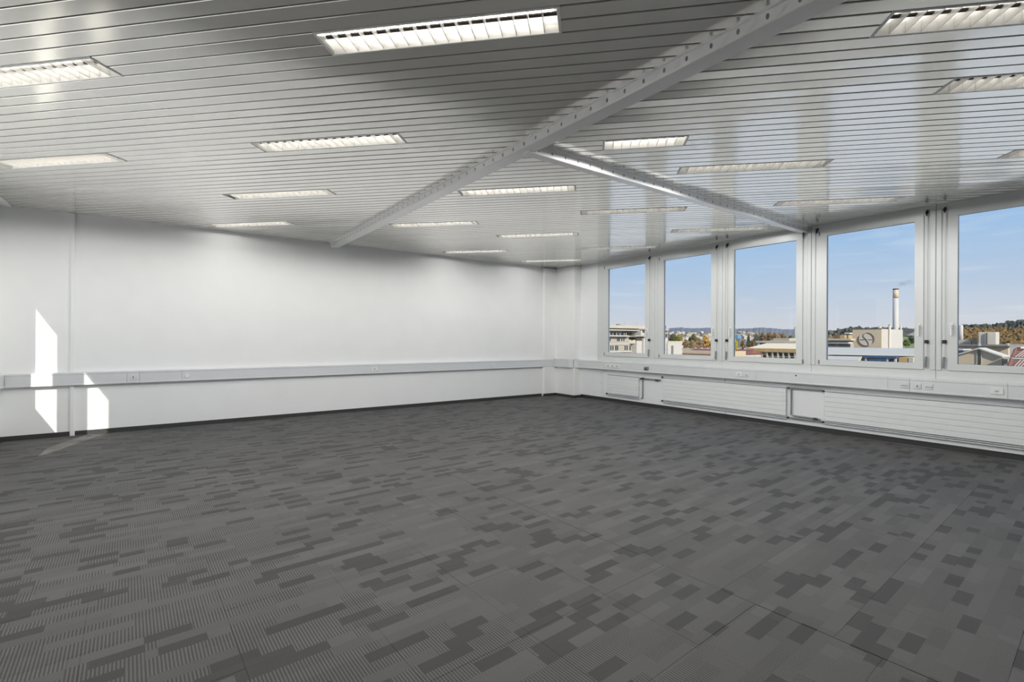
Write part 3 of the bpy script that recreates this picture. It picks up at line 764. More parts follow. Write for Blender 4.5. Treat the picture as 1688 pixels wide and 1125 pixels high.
# --- white house with a red roof (third window)
w0 = xb(140, 9, 1196, 583.5, 1229, 600, True)
t = house('house', 'small white house with an orange red roof at the left of the third window', 'house', w0)
obj('wall', w0, 'extwhite', t)
a, b2, z0, z1 = fx(140, 1195, 577.4, 1231, 583.8)
obj('roof', MB().prism([(139.4, a, z0), (144.5, a, z1+.15), (149.6, a, z0)], (0, b2-a, 0)), 'redroof', t)
for px in (1204, 1213.5): obj('window', xb(139.9, .12, px-1.2, 585.5, px+1.2, 589), 'darkglass', t)
w0 = xb(1000, 14, 1208, 552, 1216, 558.5)
solo('office_tower', w0, 'skyblue', 'small light blue block in the far town at the left of the third window', 'building')

# --- beige building with square pillars (third window)
X0 = 150
w0 = xb(X0+.3, 16, 1231, 581, 1326, 600, True)
t = house('office_building', 'beige building with square pillars and ochre fascia outside the third window', 'building', w0)
obj('wall', w0, 'darkglass', t)
obj('fascia', xb(X0-.6, 1.4, 1230.5, 575, 1327, 581), 'ochre', t)
for i, px in enumerate((1231.3, 1238.2, 1246.7, 1255.2, 1264, 1273, 1282, 1290.7, 1300, 1309.7, 1319.5)):
    obj('pillar', xb(X0-.4, .7, px-1.1, 581, px+1.1, 600), 'cream', t)
    if i < 4: obj('blind', xb(X0+.1, .15, px+1.1, 581.2, px+7.5, 586.3), 'pale', t)
    elif i < 10: obj('sill_panel', xb(X0, .25, px+1.1, 587.4, px+8.4, 589.4), 'extwhite', t)
p = [hx(1231, 575, X0-.6), hx(1327, 577.1, X0-.6)]
za = p[0].z+.02; zb = hx(1280, 567, X0+12).z
ya, yb_ = p[1].y, p[0].y
obj('sloped_roof', MB().prism([(X0-.5, ya, za), (X0+12, ya, zb), (X0+12, ya, za-.3), (X0-.5, ya, za-.3)], (0, yb_-ya, 0)), 'roofgrey', t)
me = None; k = 0; ystep = (yb_-ya)/30
for k in range(30):
    y = ya+(k+.5)*ystep
    o = obj('roof_rib', MB().prism([(X0-.4, -.09, za+.0), (X0+11.9, -.09, zb), (X0+11.9, -.09, zb+.22), (X0-.4, -.09, za+.22)], (0, .18, 0)).mesh('roof_rib', (t.location.x, t.location.y*0, t.location.z)) if me is None else me, 'beige', t)
    me = o.data; o.location = (0, y-t.location.y, 0)
obj('rooftop_slab', xb(X0+12, 12, 1246, 562.2, 1325, 565.6), 'cream', t)
for px in (1250.5, 1286): obj('rooftop_post', xb(X0+12.2, .6, px-2, 565.6, px+2, 574), 'extwhite', t)
obj('rooftop_glazing', xb(X0+12.6, .3, 1252.5, 565.6, 1284, 572), 'darkglass', t)
obj('plant_room', xb(X0+26, 8, 1274.5, 557.8, 1301, 563), 'cream', t)
solo('chimney', MB().tube([hx(1314, 562, X0+40)-Vector((0, 0, hx(1314, 562, X0+40).z-GZ)), hx(1314, 539, X0+40)], [1.0, .95], 12), 'beige', 'slim beige chimney behind the beige building at the right of the third window', 'chimney', smooth=True)

# --- works building with the round emblem and the tall stack (fourth window)
X0 = 200
a, b2, z0, z1 = fx(X0, 1405.5, 542.6, 1453.2, 572.6)
xe = hy(1488.2, 557, a).x
w0 = MB().box((X0, a, GZ), (xe, b2, z1))
t = house('works_building', 'tan works building with a large round emblem on its front, in the fourth window', 'building', w0)
obj('wall', MB().box((X0, a, GZ), (X0+1.2, b2, z1)), 'tan', t)
obj('side_wall', MB().box((X0+1.2, a, GZ), (xe, b2-.3, z1-.05)), 'extwhite', t)
obj('parapet', MB().box((X0-.15, a-.1, z1), (X0+1.3, b2+.1, z1+.18)), 'darktrim', t)
c = hx(1427.5, 560, X0); ry = (hx(1414.8, 560, X0).y-hx(1440.2, 560, X0).y)/2; rz = (hx(1427.5, 549.2, X0).z-hx(1427.5, 570.8, X0).z)/2
def em(u, v, d): return (X0-d, c.y-u*ry, c.z+v*rz)
disc = MB().prism([em(.97*math.cos(2*math.pi*i/32), .97*math.sin(2*math.pi*i/32), .06) for i in range(32)], (.12, 0, 0))
e = obj('emblem', disc, 'beige', t)
def band(pts, wd, d0, d1, mt, name):
    m = MB(); L_, R_ = [], []
    for i, (u, v) in enumerate(pts):
        u2, v2 = pts[min(i+1, len(pts)-1)]; u1, v1 = pts[max(i-1, 0)]; l = math.hypot(u2-u1, v2-v1) or 1
        wv = wd*(1-.55*abs(2*i/(len(pts)-1)-1)**2)
        L_.append((u-(v2-v1)/l*wv, v+(u2-u1)/l*wv)); R_.append((u+(v2-v1)/l*wv, v-(u2-u1)/l*wv))
    vs = [em(*q, d0) for q in L_]+[em(*q, d0) for q in R_]+[em(*q, d1) for q in L_]+[em(*q, d1) for q in R_]; n = len(pts)
    fs = []
    for i in range(n-1): fs += [(i, i+1, n+i+1, n+i), (2*n+i, 3*n+i, 3*n+i+1, 2*n+i+1), (i, 2*n+i, 2*n+i+1, i+1), (n+i, n+i+1, 3*n+i+1, 3*n+i)]
    m.add(vs, fs); m.fix = True; obj(name, m, mt, e)
arc = lambda a0, a1, r=1.0, n=20: [(r*math.cos(math.radians(a0+(a1-a0)*i/n)), r*math.sin(math.radians(a0+(a1-a0)*i/n))) for i in range(n+1)]
M['emblemdark'] = mat('ext_emblem_bronze', (104, 78, 58), .6, noise=.05)
band(arc(150, 292), .10, .05, .13, 'emblemdark', 'emblem_arc'); band(arc(-32, 88), .10, .05, .13, 'emblemdark', 'emblem_arc')
band([(-.12, .92), (-.36, .72), (-.40, .50), (-.30, .30), (-.10, .12), (.02, -.05), (.12, -.25), (.26, -.48), (.32, -.72), (.26, -.92)], .085, .05, .12, 'emblemdark', 'emblem_curve')
band([(-.84, -.03), (-.5, -.06), (-.1, -.05)], .06, .05, .11, 'emblemdark', 'emblem_bar'); band([(.25, -.03), (.6, -.05), (.86, -.03)], .06, .05, .11, 'emblemdark', 'emblem_bar')
xs = hy(1464.5, 560, a).x
obj('duct', MB().tube([(xs, a-.35, GZ), (xs, a-.35, hy(1464.5, 537, a).z)], .38, 10), 'beige', t)
obj('duct_cowl', MB().tube([(xs, a-.35, hy(1464.5, 537.2, a).z), (xs, a-.35, hy(1464.5, 535.6, a).z), (xs, a-.35, hy(1464.5, 534.6, a).z)], [.40, .55, .2], 10), 'extwhite', t)
obj('roof_vent', xb(X0+8, 2, 1436, 540.3, 1444, 543), 'darktrim', t)
obj('roof_vent', xb(X0+8, 2, 1447.5, 538.5, 1450.5, 543), 'cream', t)
xk, yk = X0+26, hx(1476.2, 540, X0+26).y
def zk(py): return hx(1476.2, py, xk).z
rad = (hx(1471, 540, xk).y-hx(1481.4, 540, xk).y)/2*.93
t = thing('chimney_stack', 'tall round white chimney stack with a tan top section and dark rim', 'chimney', (xk, yk, GZ))
obj('shaft', MB().tube([(xk, yk, GZ), (xk, yk, zk(545)), (xk, yk, zk(492))], [rad*1.05, rad, rad*.97], 24), 'extwhite', t, smooth=True)
obj('top_section', MB().tube([(xk, yk, zk(492)), (xk, yk, zk(478.3))], rad*.98, 24), 'tan', t, smooth=True)
obj('rim', MB().tube([(xk, yk, zk(478.3)), (xk, yk, zk(476.2))], rad*1.0, 24), 'darktrim', t)
solo('vent_pipe', MB().tube([Vector((hx(1484.8, 548, 220.6).x, hx(1484.8, 548, 220.6).y, z1-.03)), hx(1484.8, 537.3, 220.6)], .3, 10), 'beige', 'short beige vent pipe right of the tall white chimney stack', 'pipe')
# thin smoke drifting from the stack
sm = MB(); pts = [hx(1478, 472, xk), hx(1486, 468.5, xk), hx(1497, 466, xk), hx(1509, 463, xk), hx(1522, 461, xk)]
sm.tube(pts, [.35, .9, 1.1, 1.3, .5], 12)
so_ = solo('smoke_plume', sm, 'grey', 'thin grey smoke drifting right from the tall white chimney stack', 'smoke', smooth=True); so_['kind'] = 'stuff'
vm = bpy.data.materials.new('smoke'); vm.use_nodes = True; tt = vm.node_tree; tt.nodes.clear()
oo = tt.nodes.new('ShaderNodeOutputMaterial'); pv = tt.nodes.new('ShaderNodeVolumePrincipled'); pv.inputs['Color'].default_value = (.6, .6, .62, 1)
nz = tt.nodes.new('ShaderNodeTexNoise'); nz.inputs['Scale'].default_value = .5; g2 = tt.nodes.new('ShaderNodeTexCoord'); tt.links.new(g2.outputs['Object'], nz.inputs['Vector'])
mm2 = tt.nodes.new('ShaderNodeMapRange'); mm2.inputs['From Min'].default_value = .4; mm2.inputs['From Max'].default_value = .7; mm2.inputs['To Max'].default_value = .3
tt.links.new(nz.outputs['Fac'], mm2.inputs['Value']); tt.links.new(mm2.outputs[0], pv.inputs['Density']); tt.links.new(pv.outputs[0], oo.inputs['Volume'])
so_.data.materials.clear(); so_.data.materials.append(vm)

# low flat buildings left of the works building
w0 = xb(188, 3, 1330, 566.8, 1402, 600, True)
t = house('flat_roofed_building', 'low cream building with two flat roof slabs and dark window strip, left of the emblem', 'building', w0)
obj('wall', w0, 'pale', t); obj('roof_slab', xb(187, 4, 1330, 558.3, 1402.4, 561.6), 'cream', t); obj('wall_band', xb(188.5, 2.5, 1330, 561.6, 1402, 563.2), 'darktrim', t)
obj('parapet', xb(187.5, 3.5, 1330, 563.2, 1399, 566.8), 'cream', t); obj('window_strip', xb(187.8, .3, 1365.5, 567.3, 1401.5, 570.6), 'darkglass', t)
w0 = xb(230, 8, 1384.5, 552.5, 1392.5, 600, True)
solo('house', w0, 'ochre', 'small orange brown house left of the emblem building', 'house')
w0 = xb(246, 8, 1393.5, 551, 1402, 600, True)
t = house('house', 'small dark house under a white flat roof, beside the emblem building', 'house', w0)
obj('wall', w0, 'darktrim', t); obj('roof', xb(245, 10, 1392, 548.6, 1400.5, 551), 'extwhite', t)

# white flat roofs in front
def slab(name, label, corners, z, th, mt):
    P = [pz(px, py, z) for px, py in corners]; m = MB().prism([tuple(p) for p in P], (0, 0, -th)); return solo(name, m, mt, label, 'roof')
P = [pz(px, py, -1.0) for px, py in ((1357, 572.9), (1540, 575.0), (1540, 586.0), (1357, 583.0))]
t = thing('factory_hall', 'long hall with a pale grey flat roof in front of the emblem building', 'building', (sum(p.x for p in P)/4, sum(p.y for p in P)/4, GZ))
obj('roof', MB().prism([tuple(p) for p in P], (0, 0, -.18)), 'roofwhite', t)
Q = [p.lerp((P[0]+P[1]+P[2]+P[3])/4, .14) for p in P]
obj('wall', MB().prism([(p.x, p.y, -1.18) for p in Q], (0, 0, GZ+1.18)), 'roofgrey', t)
P = [pz(px, py, -1.25) for px, py in ((1320, 586.2), (1421, 588.0), (1408, 600), (1320, 598))]
t = thing('low_annex', 'low annex with a white flat roof at the bottom left of the fourth window', 'building', (sum(p.x for p in P)/4, sum(p.y for p in P)/4, GZ))
obj('roof', MB().prism([tuple(p) for p in P], (0, 0, -.2)), 'roofwhite', t)
Q = [p.lerp((P[0]+P[1]+P[2]+P[3])/4, .03) for p in P]
obj('wall', MB().prism([(p.x, p.y, -1.45) for p in Q], (0, 0, GZ+1.45)), 'cream', t)
w0 = xb(62.4, 4, 1424, 590.5, 1473, 604, True)
t = house('workshop', 'low workshop with dark blue roof edge at the bottom of the fourth window', 'building', w0)
obj('wall', w0, 'blue', t); obj('roof_edge', xb(61.8, .8, 1422, 587.4, 1477, 590.8), 'blue', t)
for i in range(7): obj('window', xb(62.3, .12, 1432+i*4.2, 592, 1435.4+i*4.2, 595.8), 'skyblue', t)
for px in (1427, 1462.6, 1475.5): obj('post', xb(61.9, .3, px-1.4, 590.8, px+1.4, 602), 'extwhite', t)
w0 = xb(62.4, 4, 1481.5, 589.5, 1495.5, 604, True); solo('site_cabin', w0, 'ochre', 'ochre cabin right of the blue workshop below the emblem building', 'cabin')
w0 = xb(62.4, 4, 1497.5, 590, 1505, 604, True); solo('site_cabin', w0, 'cream', 'small cream cabin right of the ochre cabin in the fourth window', 'cabin')
# grass bank and house right of the works building
P = [pz(1486, 574, -1.2), pz(1545, 575, -1.2)]
bank = MB().add([hx(1484, 574, 262), hx(1550, 575, 262), hx(1550, 556, 300), hx(1484, 556, 300), hx(1484, 600, 262), hx(1550, 600, 262), hx(1550, 590, 300), hx(1484, 590, 300)],
                [(0, 1, 2, 3), (4, 7, 6, 5), (0, 4, 5, 1), (1, 5, 6, 2), (2, 6, 7, 3), (3, 7, 4, 0)]); bank.fix = True
struct('grass_bank', bank, 'grass', 'green grass bank right of the emblem building')
w0 = xb(310, 9, 1494, 547.5, 1530, 553.5)
t = house('house', 'white house with a dark roof above the grass bank in the fourth window', 'house', w0)
obj('wall', w0, 'extwhite', t); a, b2, z0, z1 = fx(310, 1488, 544, 1506, 547.8); obj('roof', MB().prism([(309, a, z0), (314.5, a, z1+.3), (320, a, z0)], (0, b2-a, 0)), 'darktrim', t)

# --- tan hall with a gable and its neighbours (rightmost window)
X0 = 75
a1 = hx(1575, 587, X0); a2 = hx(1613.8, 575.6, X0); a3 = hx(1652, 588.6, X0)
w0 = MB().prism([(X0, a1.y, GZ), (X0, a1.y, a1.z), (X0, a2.y, a2.z), (X0, a3.y, a3.z), (X0, a3.y, GZ)], (3, 0, 0))
t = house('gabled_hall', 'tan gabled hall with a dark glazed strip, in the rightmost window', 'building', w0)
obj('wall', w0, 'tan', t)
for (p, q) in ((a1, a2), (a2, a3)):
    d = (q-p).normalized()*.08
    p2, q2 = (p-d, q) if p is a1 else (p, q+d)
    obj('roof_panel', MB().prism([(X0-.3, p2.y, p2.z), (X0-.3, q2.y, q2.z), (X0-.3, q2.y, q2.z+.14), (X0-.3, p2.y, p2.z+.14)], (3.3, 0, 0)), 'roofwhite', t)
for i in range(6): obj('glazed_panel', xb(X0-.05, .1, 1611.6, 577.4+i*5.2, 1616.6, 582.2+i*5.2), 'darkglass', t)
for px in (1610.3, 1617.6): obj('strip_frame', xb(X0-.08, .12, px-.7, 577.6, px+.7, 612), 'cream', t)
w0 = xb(X0-.6, 2.8, 1654.4, 589.3, 1664.5, 612, True)
t = house('annex', 'cream annex with a square window between the tan hall and the tiled roof', 'building', w0)
obj('wall', w0, 'extwhite', t); f = obj('window', xb(X0-.7, .15, 1653.8, 591.6, 1661.6, 600), 'cream', t); obj('pane', xb(X0-.75, .1, 1654.5, 592.3, 1660.8, 599.3), 'darkglass', f)
w0 = xb(96, 22, 1555, 572.6, 1662, 600, True)
t = house('long_hall', 'long flat-roofed tan hall behind the gabled hall', 'building', w0)
obj('wall', w0, 'tan', t); obj('roof_edge', xb(95.4, 23, 1555, 570.6, 1662.8, 572.6), 'darktrim', t); obj('roof_curb', xb(97, 20, 1555, 568.3, 1661, 570.6), 'roofgrey', t)
a, b2, z0, z1 = fx(99, 1613.3, 547.6, 1641.6, 570); xe = hy(1647.3, 558, a).x
ZC = hx(1608, 568.3, 97).z+.012; z0 = ZC
t = thing('rooftop_plant_room', 'tall beige rooftop block with a bright white side, on the long tan hall', 'building', (100, (a+b2)/2, z0))
obj('wall', MB().box((99, a, z0), (99.4, b2, z1)), 'beige', t); obj('side_wall', MB().box((99.4, a, z0), (xe, b2, z1-.02)), 'extwhite', t)
obj('drain_pipe', MB().tube([hx(1626.3, 549, 98.85), Vector((98.85, hx(1626.3, 560, 98.85).y, ZC))], .09, 8), 'darktrim', t)
def lift(m):
    lo = min(p.z for p in m.v)
    for p in m.v:
        if p.z < lo+.01: p.z = ZC
    return m
solo('rooftop_box', lift(xb(98.5, 3, 1602, 556.8, 1611.2, 569)), 'darktrim', 'dark box on the long hall roof left of the beige block', 'box')
solo('rooftop_wall', lift(xb(99.2, 1, 1560, 560.6, 1601, 569)), 'cream', 'low whitish wall on the long hall roof left of the dark box', 'wall')
solo('roof_vent', MB().tube([hx(1613.6, 571.5, 96.2), hx(1613.6, 568.5, 96.2), hx(1613.6, 566.4, 96.2)], [.28, .22, .06], 10), 'grey', 'small grey domed vent at the foot of the beige rooftop block', 'vent')
solo('chimney', MB().tube([Vector((hx(1584, 566, 104).x, hx(1584, 566, 104).y, ZC)), hx(1584, 536.3, 104)], [.30, .27], 12), 'extwhite', 'slim white chimney rising from the long hall at the left of the rightmost window', 'chimney', smooth=True)
w0 = xb(150, 2, 1577.3, 545.5, 1581.3, 600, True)
solo('house', w0, 'redbrown', 'narrow red brown house behind the slim white chimney', 'house')
solo('rooftop_box', lift(xb(97.4, 1.2, 1658.3, 566.3, 1661.5, 572.6)), 'cream', 'small yellowish box at the right end of the long hall roof', 'box')
w0 = xb(82, 4, 1560, 577.8, 1588.6, 586.5)
t = house('blue_canopy', 'blue canopy with a white top at the left edge of the rightmost window', 'canopy', w0)
obj('fascia', w0, 'blue', t); obj('top', xb(81.9, 4.2, 1560, 575.6, 1587.5, 577.8), 'extwhite', t)
w0 = xb(88, 6, 1664.5, 571.6, 1683, 612, True); t = house('white_building', 'white building behind the red tiled roof at the right edge', 'building', w0)
obj('wall', w0, 'extwhite', t); obj('window', xb(87.9, .15, 1676.5, 573, 1682, 576.5), 'darkglass', t)
# red tiled roof
A = hx(1662.5, 606, 60); Bt = hx(1674, 577.6, 68)
yR = hx(1712, 600, 60).y
t = thing('tiled_roof_house', 'house with a red ribbed tile roof in two pitches at the right edge', 'house', (66, (A.y+yR)/2, GZ))
mid = A.lerp(Bt, .40)
def rp(p, y, dz=0): return (p.x, y, p.z+dz)
for nm, p, q in (('lower_roof', A, mid), ('upper_roof', mid+Vector((.35, 0, .25)), Bt)):
    obj(nm, MB().add([rp(p, p.y), rp(p, yR), rp(q, yR), rp(q, q.y), rp(p, p.y, -.25), rp(p, yR, -.25), rp(q, yR, -.25), rp(q, q.y, -.25)],
        [(0, 1, 2, 3), (4, 7, 6, 5), (0, 4, 5, 1), (1, 5, 6, 2), (2, 6, 7, 3), (3, 7, 4, 0)]), 'tile', t)
    k = 0; y = yR+.1
    rm = MB()
    while y < p.y-.1:
        f_ = 1.0 if y < q.y else max(.05, (p.y-y)/(p.y-q.y))
        e2 = p.lerp(q, f_); rm.tube([rp(p, y, .02), (e2.x, y, e2.z+.02)], .05, 6); y += .2
    o = obj('tile_ribs', rm, 'tilerib', t); o['kind'] = 'stuff'
gut = MB().tube([rp(mid, mid.y, .12), rp(mid, yR, .12)], .10, 8); obj('gutter', gut, 'extwhite', t)
obj('ridge', MB().tube([rp(Bt, Bt.y, .05), rp(Bt, yR, .05)], .12, 8), 'redroof', t)
obj('verge', MB().tube([rp(A, A.y, .05), rp(Bt, Bt.y, .05)], .14, 8), 'redroof', t)
obj('wall', MB().box((61.5, yR, GZ), (72, A.y-1.2, A.z-.1)), 'extwhite', t)

# --- hills
def hill(name, prof, Z, depth, fz, mt, label, bump=0):
    # ridge line given by its direction and height; front slope falls to the plain, back slope behind
    rng = random.Random(5); m = MB(); rows = []
    xs_ = [p[0] for p in prof]
    def py_at(x):
        for (x0, y0), (x1, y1) in zip(prof, prof[1:]):
            if x0 <= x <= x1: return y0+(y1-y0)*(x-x0)/(x1-x0)
        return prof[-1][1]
    n = int((xs_[-1]-xs_[0])/3)
    for i in range(n+1):
        px = xs_[0]+(xs_[-1]-xs_[0])*i/n; py = py_at(px)
        top = hz(px, py, Z); top.z += rng.uniform(-1, 1)*bump
        near = hz(px, py, Z-depth); near.z = fz
        mid_ = top.lerp(near, .5); mid_.z += (top.z-fz)*.12+rng.uniform(-1, 1)*bump
        back = hz(px, py, Z+depth); back.z = fz
        rows.append([near, mid_, top, back])
    vs = [p for r in rows for p in r]
    m.add(vs, [(i*4+j, i*4+j+1, (i+1)*4+j+1, (i+1)*4+j) for i in range(n) for j in range(3)]+[(i*4+3, i*4, (i+1)*4, (i+1)*4+3) for i in range(n)]); m.fix = True
    return struct(name, m, mt, label)
hill('hill', [(860, 547), (950, 545), (1090, 544.5), (1105, 541.2), (1122, 540.2), (1140, 541.8), (1172, 540.2), (1209, 542.6), (1235, 541.6), (1257, 540.4), (1275, 541.2), (1290, 543.4), (1312, 543), (1340, 544), (1362, 545), (1385, 546.5), (1450, 547), (1700, 546), (1800, 545)], 3600, 900, GZ, 'hazehill', 'far wooded ridge on the horizon, coloured blue grey for haze', 2)
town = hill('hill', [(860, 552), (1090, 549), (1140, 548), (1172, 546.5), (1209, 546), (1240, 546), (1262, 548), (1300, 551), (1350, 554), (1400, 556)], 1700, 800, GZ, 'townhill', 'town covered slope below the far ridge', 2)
hill('hill', [(1318, 558), (1340, 554), (1362, 551.2), (1385, 545.8), (1405, 543.4), (1450, 543.5), (1500, 545.5), (1540, 543), (1577, 541.4), (1600, 539), (1635, 538.8), (1655, 536), (1688, 531.2), (1750, 526), (1820, 522)], 950, 350, GZ, 'darkhill', 'dark wooded hill rising to the right behind the works buildings', 3)
# far houses scattered over the town slope
rng = random.Random(11); protoH = None; SPOTS = []
for i in range(90):
    if i < 58: px = rng.uniform(1104, 1174); py = rng.uniform(547.5, 557)
    else: px = rng.uniform(1207, 1246); py = rng.uniform(546.5, 557)
    f_ = (py-546)/12; Z = 1650-650*f_
    p = hz(px, py, Z); wd = rng.uniform(5, 11); ht = rng.uniform(4, 8)
    if any((p-q).length < 22 for q in SPOTS): continue
    SPOTS.append(p)
    if protoH is None:
        protoH = thing('far_house', 'tiny pale house in the far town below the blue ridge', 'house', (p.x, p.y, p.z-4), 0, 'houses of the far town')
        o = obj('wall', MB().box((-.5, -.5, -1), (.5, .5, .6)), 'extwhite', protoH, (0, 0, 0)); obj('roof', MB().prism([(-.55, -.55, .6), (0, -.55, .95), (.55, -.55, .6)], (0, 1.1, 0)), 'tan' , protoH, (0, 0, 0)); h = protoH
        protoB = thing('far_house', 'tiny pale house in the far town below the blue ridge', 'house', (p.x+40, p.y+5, p.z-6), 0, 'houses of the far town')
        obj('wall', MB().box((-.5, -.5, -1), (.5, .5, .7)), 'cream', protoB, (0, 0, 0)); obj('roof', MB().box((-.55, -.55, .7), (.55, .55, .8)), 'roofgrey', protoB, (0, 0, 0)); protoB.scale = (8, 8, 6)
    else: h = clone(protoH if rng.random() < .5 else protoB)
    h.location = (p.x, p.y, p.z-ht*.5); h.rotation_euler = (0, 0, rng.uniform(0, 1.5)); h.scale = (wd, wd*1.2, ht)

# --- trees
def icos(m, c, r, rng, jit=.25, squash=1.0):
    t_ = (1+5**.5)/2; V = [(-1,t_,0),(1,t_,0),(-1,-t_,0),(1,-t_,0),(0,-1,t_),(0,1,t_),(0,-1,-t_),(0,1,-t_),(t_,0,-1),(t_,0,1),(-t_,0,-1),(-t_,0,1)]
    F = [(0,11,5),(0,5,1),(0,1,7),(0,7,10),(0,10,11),(1,5,9),(5,11,4),(11,10,2),(10,7,6),(7,1,8),(3,9,4),(3,4,2),(3,2,6),(3,6,8),(3,8,9),(4,9,5),(2,4,11),(6,2,10),(8,6,7),(9,8,1)]
    V = [Vector(v).normalized() for v in V]; mids = {}; F2 = []
    def mid(a, b):
        k = (min(a, b), max(a, b))
        if k not in mids: mids[k] = len(V); V.append(((V[a]+V[b])/2).normalized())
        return mids[k]
    for a, b, c_ in F:
        x, y, z = mid(a, b), mid(b, c_), mid(c_, a); F2 += [(a, x, z), (b, y, x), (c_, z, y), (x, y, z)]
    m.add([Vector(c)+Vector((v.x, v.y, v.z*squash))*r*(1+rng.uniform(-jit, jit)) for v in V], F2)
def crown(rng, wd, ht, kind):
    m = MB()
    if kind == 'conifer':
        for i in range(9):
            f_ = i/8; icos(m, (rng.uniform(-.1, .1)*wd, rng.uniform(-.1, .1)*wd, ht*(.12+.82*f_)), wd*.5*(1-.85*f_)+.12*wd, rng, .3, .7)
    else:
        for i in range(22):
            u = rng.uniform(0, 2*math.pi); v = rng.uniform(.1, 1); rr = math.sqrt(rng.random())*.42*math.sin(math.pi*min(.95, v*.85+.12))
            icos(m, (math.cos(u)*rr*wd, math.sin(u)*rr*wd, ht*(.25+.68*v)), wd*rng.uniform(.10, .2), rng, .35, 1.1)
        # twigs and leaf sprays past the outline
        for i in range(160):
            u = rng.uniform(0, 2*math.pi); v = rng.random(); rr = .5*math.sin(math.pi*min(.97, v*.85+.1))*wd*rng.uniform(.8, 1.1)
            c_ = Vector((math.cos(u)*rr, math.sin(u)*rr, ht*(.22+.78*v))); s_ = wd*.05
            q = [c_+Vector((rng.uniform(-1, 1), rng.uniform(-1, 1), rng.uniform(-1, 1)))*s_ for _ in range(4)]; m.add(q, [(0, 1, 2), (0, 2, 3), (0, 3, 1)])
    return m
rng = random.Random(21)
TR = [ # px, top py, base py, width px, X, material, kind, label
 (1109, 551, 568, 15, 236, 'f_dark', 'round', 'dark green tree behind the low white wing in the second window'),
 (1120, 552.5, 568, 13, 242, 'f_olive', 'round', 'olive gold tree right of the dark green tree in the second window'),
 (1143, 551.5, 572, 15, 200, 'f_dark', 'round', 'dark green tree in the middle of the second window'),
 (1130, 560, 580, 12, 165, 'f_tan', 'round', 'bare tan tree right of the low white wing'),
 (1141, 561, 580, 13, 160, 'f_tan', 'round', 'bare tan tree below the dark green tree in the second window'),
 (1152, 557, 580, 14, 165, 'f_tan', 'round', 'pale bare tree left of the tall orange tree'),
 (1163, 553.5, 580, 15, 170, 'f_gold', 'round', 'tall orange gold tree at the right of the second window'),
 (1173, 563, 580, 14, 158, 'f_gold', 'round', 'bright golden tree at the right edge of the second window'),
 (1212, 559.5, 590, 11, 170, 'f_yellow', 'round', 'yellow green tree above the red roofed white house'),
 (1223.5, 562, 590, 13, 186, 'f_brown', 'round', 'brown tree right of the yellow green tree'),
 (1234, 551.5, 572, 6, 240, 'f_conifer', 'conifer', 'small dark conifer left in the third window'),
 (1247, 550, 572, 9, 235, 'f_conifer', 'conifer', 'taller grey green conifer behind the beige building roof end'),
 (1240, 561, 580, 11, 200, 'f_brown', 'round', 'round brown tree between the two conifers'),
 (1257, 549, 572, 13, 230, 'f_brown', 'round', 'first brown tree right of the taller conifer'),
 (1268, 549.5, 572, 14, 246, 'f_brown', 'round', 'second brown tree right of the taller conifer'),
 (1279, 549, 572, 14, 240, 'f_tan', 'round', 'tan tree above the rooftop plant room'),
 (1290, 551, 572, 13, 275, 'f_brown', 'round', 'brown tree right of the tan tree above the plant room'),
 (1303, 553.5, 572, 11, 300, 'f_conifer', 'round', 'dark tree left of the slim beige chimney'),
 (1368, 552.5, 566, 11, 260, 'f_tan', 'round', 'tan tree at the left edge of the fourth window'),
 (1379, 551.5, 566, 11, 280, 'f_brown', 'round', 'brown tree left of the small orange house'),
 (1403, 545.5, 566, 7, 262, 'f_conifer', 'round', 'dark tree against the left edge of the emblem building'),
 (1494, 560.5, 573, 12, 256, 'f_green', 'round', 'green bush on the grass bank beside the emblem building'),
 (1504, 556.5, 568, 13, 275, 'f_dark', 'round', 'dark green bush below the white house on the grass bank'),
]
shape = {}
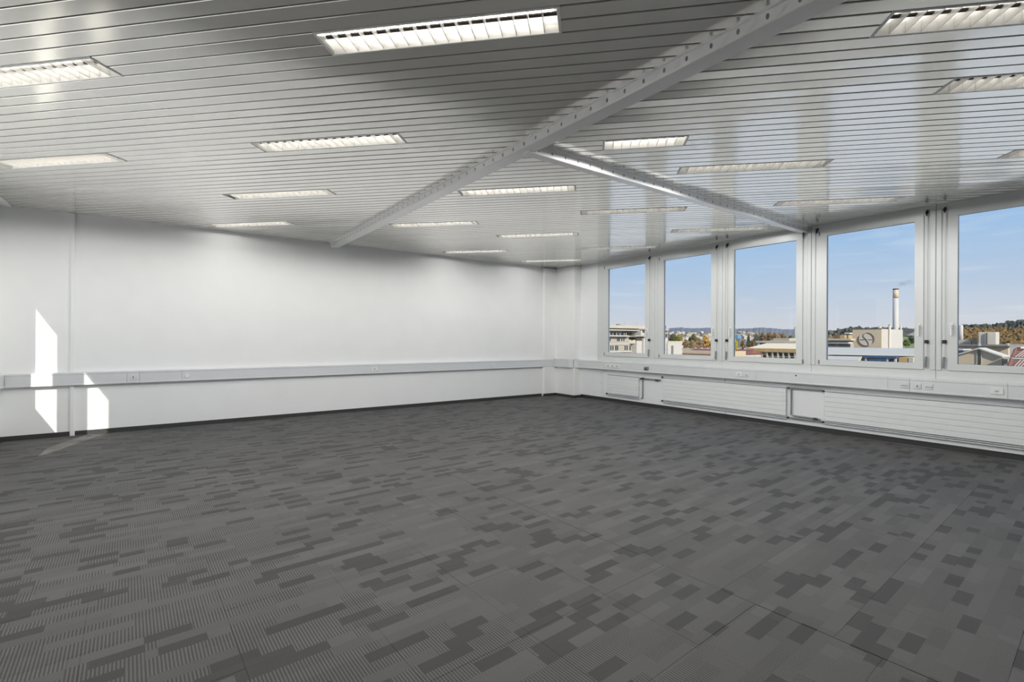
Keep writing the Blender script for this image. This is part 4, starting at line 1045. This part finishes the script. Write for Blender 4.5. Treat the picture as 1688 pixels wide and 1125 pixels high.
for px, pt, pb, wpx, X, mt, kind, lab in TR:
    top = hx(px, pt, X); base = hx(px, pb, X); Z = (base-EYE).dot(FW); wd = wpx*Z/F_PX; ht = (top.z-base.z)
    t = thing('tree' if kind != 'conifer' else 'conifer', lab, 'tree', (base.x, base.y, GZ))
    m = crown(rng, wd, ht, kind)
    for v in m.v: v += base
    obj('crown', m, mt, t); obj('trunk', MB().tube([(base.x, base.y, GZ), (base.x, base.y, base.z+ht*.4)], [wd*.05, wd*.03], 7), 'bark', t)
# autumn wood on the slope behind the long hall, too dense to count
m = MB(); rng = random.Random(31)
for i in range(1000):
    px = rng.uniform(1545, 1760); f_ = rng.random(); Z = 250+230*f_; py = 569-25*f_+rng.uniform(-1, 1) - max(0, (px-1640))*.03
    c_ = hz(px, py, Z); icos(m, c_, rng.uniform(1.1, 2.6), rng, .4, 1.3)
o = struct('slope', MB().add([hz(1540, 575, 235), hz(1770, 575, 235), hz(1770, 540, 500), hz(1540, 547, 500), hz(1540, 640, 235), hz(1770, 640, 235), hz(1770, 600, 500), hz(1540, 600, 500)],
    [(0, 1, 2, 3), (4, 7, 6, 5), (0, 4, 5, 1), (1, 5, 6, 2), (2, 6, 7, 3), (3, 7, 4, 0)]), 'wood', 'slope carrying the orange brown wood')
o = solo('autumn_wood', m, 'wood', 'orange brown autumn wood on the slope behind the long tan hall', 'wood'); o['kind'] = 'stuff'
m = MB()
for i in range(500):
    px = rng.uniform(1345, 1780); pr = [(1340, 554), (1362, 551.2), (1385, 545.8), (1405, 543.4), (1450, 543.5), (1500, 545.5), (1540, 543), (1577, 541.4), (1600, 539), (1635, 538.8), (1655, 536), (1688, 531.2), (1790, 524)]
    for (x0, y0), (x1, y1) in zip(pr, pr[1:]):
        if x0 <= px <= x1: py = y0+(y1-y0)*(px-x0)/(x1-x0)
    icos(m, hz(px, py+rng.uniform(.2, 2.5), 940+rng.uniform(-60, 0)), rng.uniform(2.5, 5), rng, .4, 1.2)
o = solo('ridge_wood', m, 'darkhill', 'dark wood along the top of the hill at the right', 'wood'); o['kind'] = 'stuff'
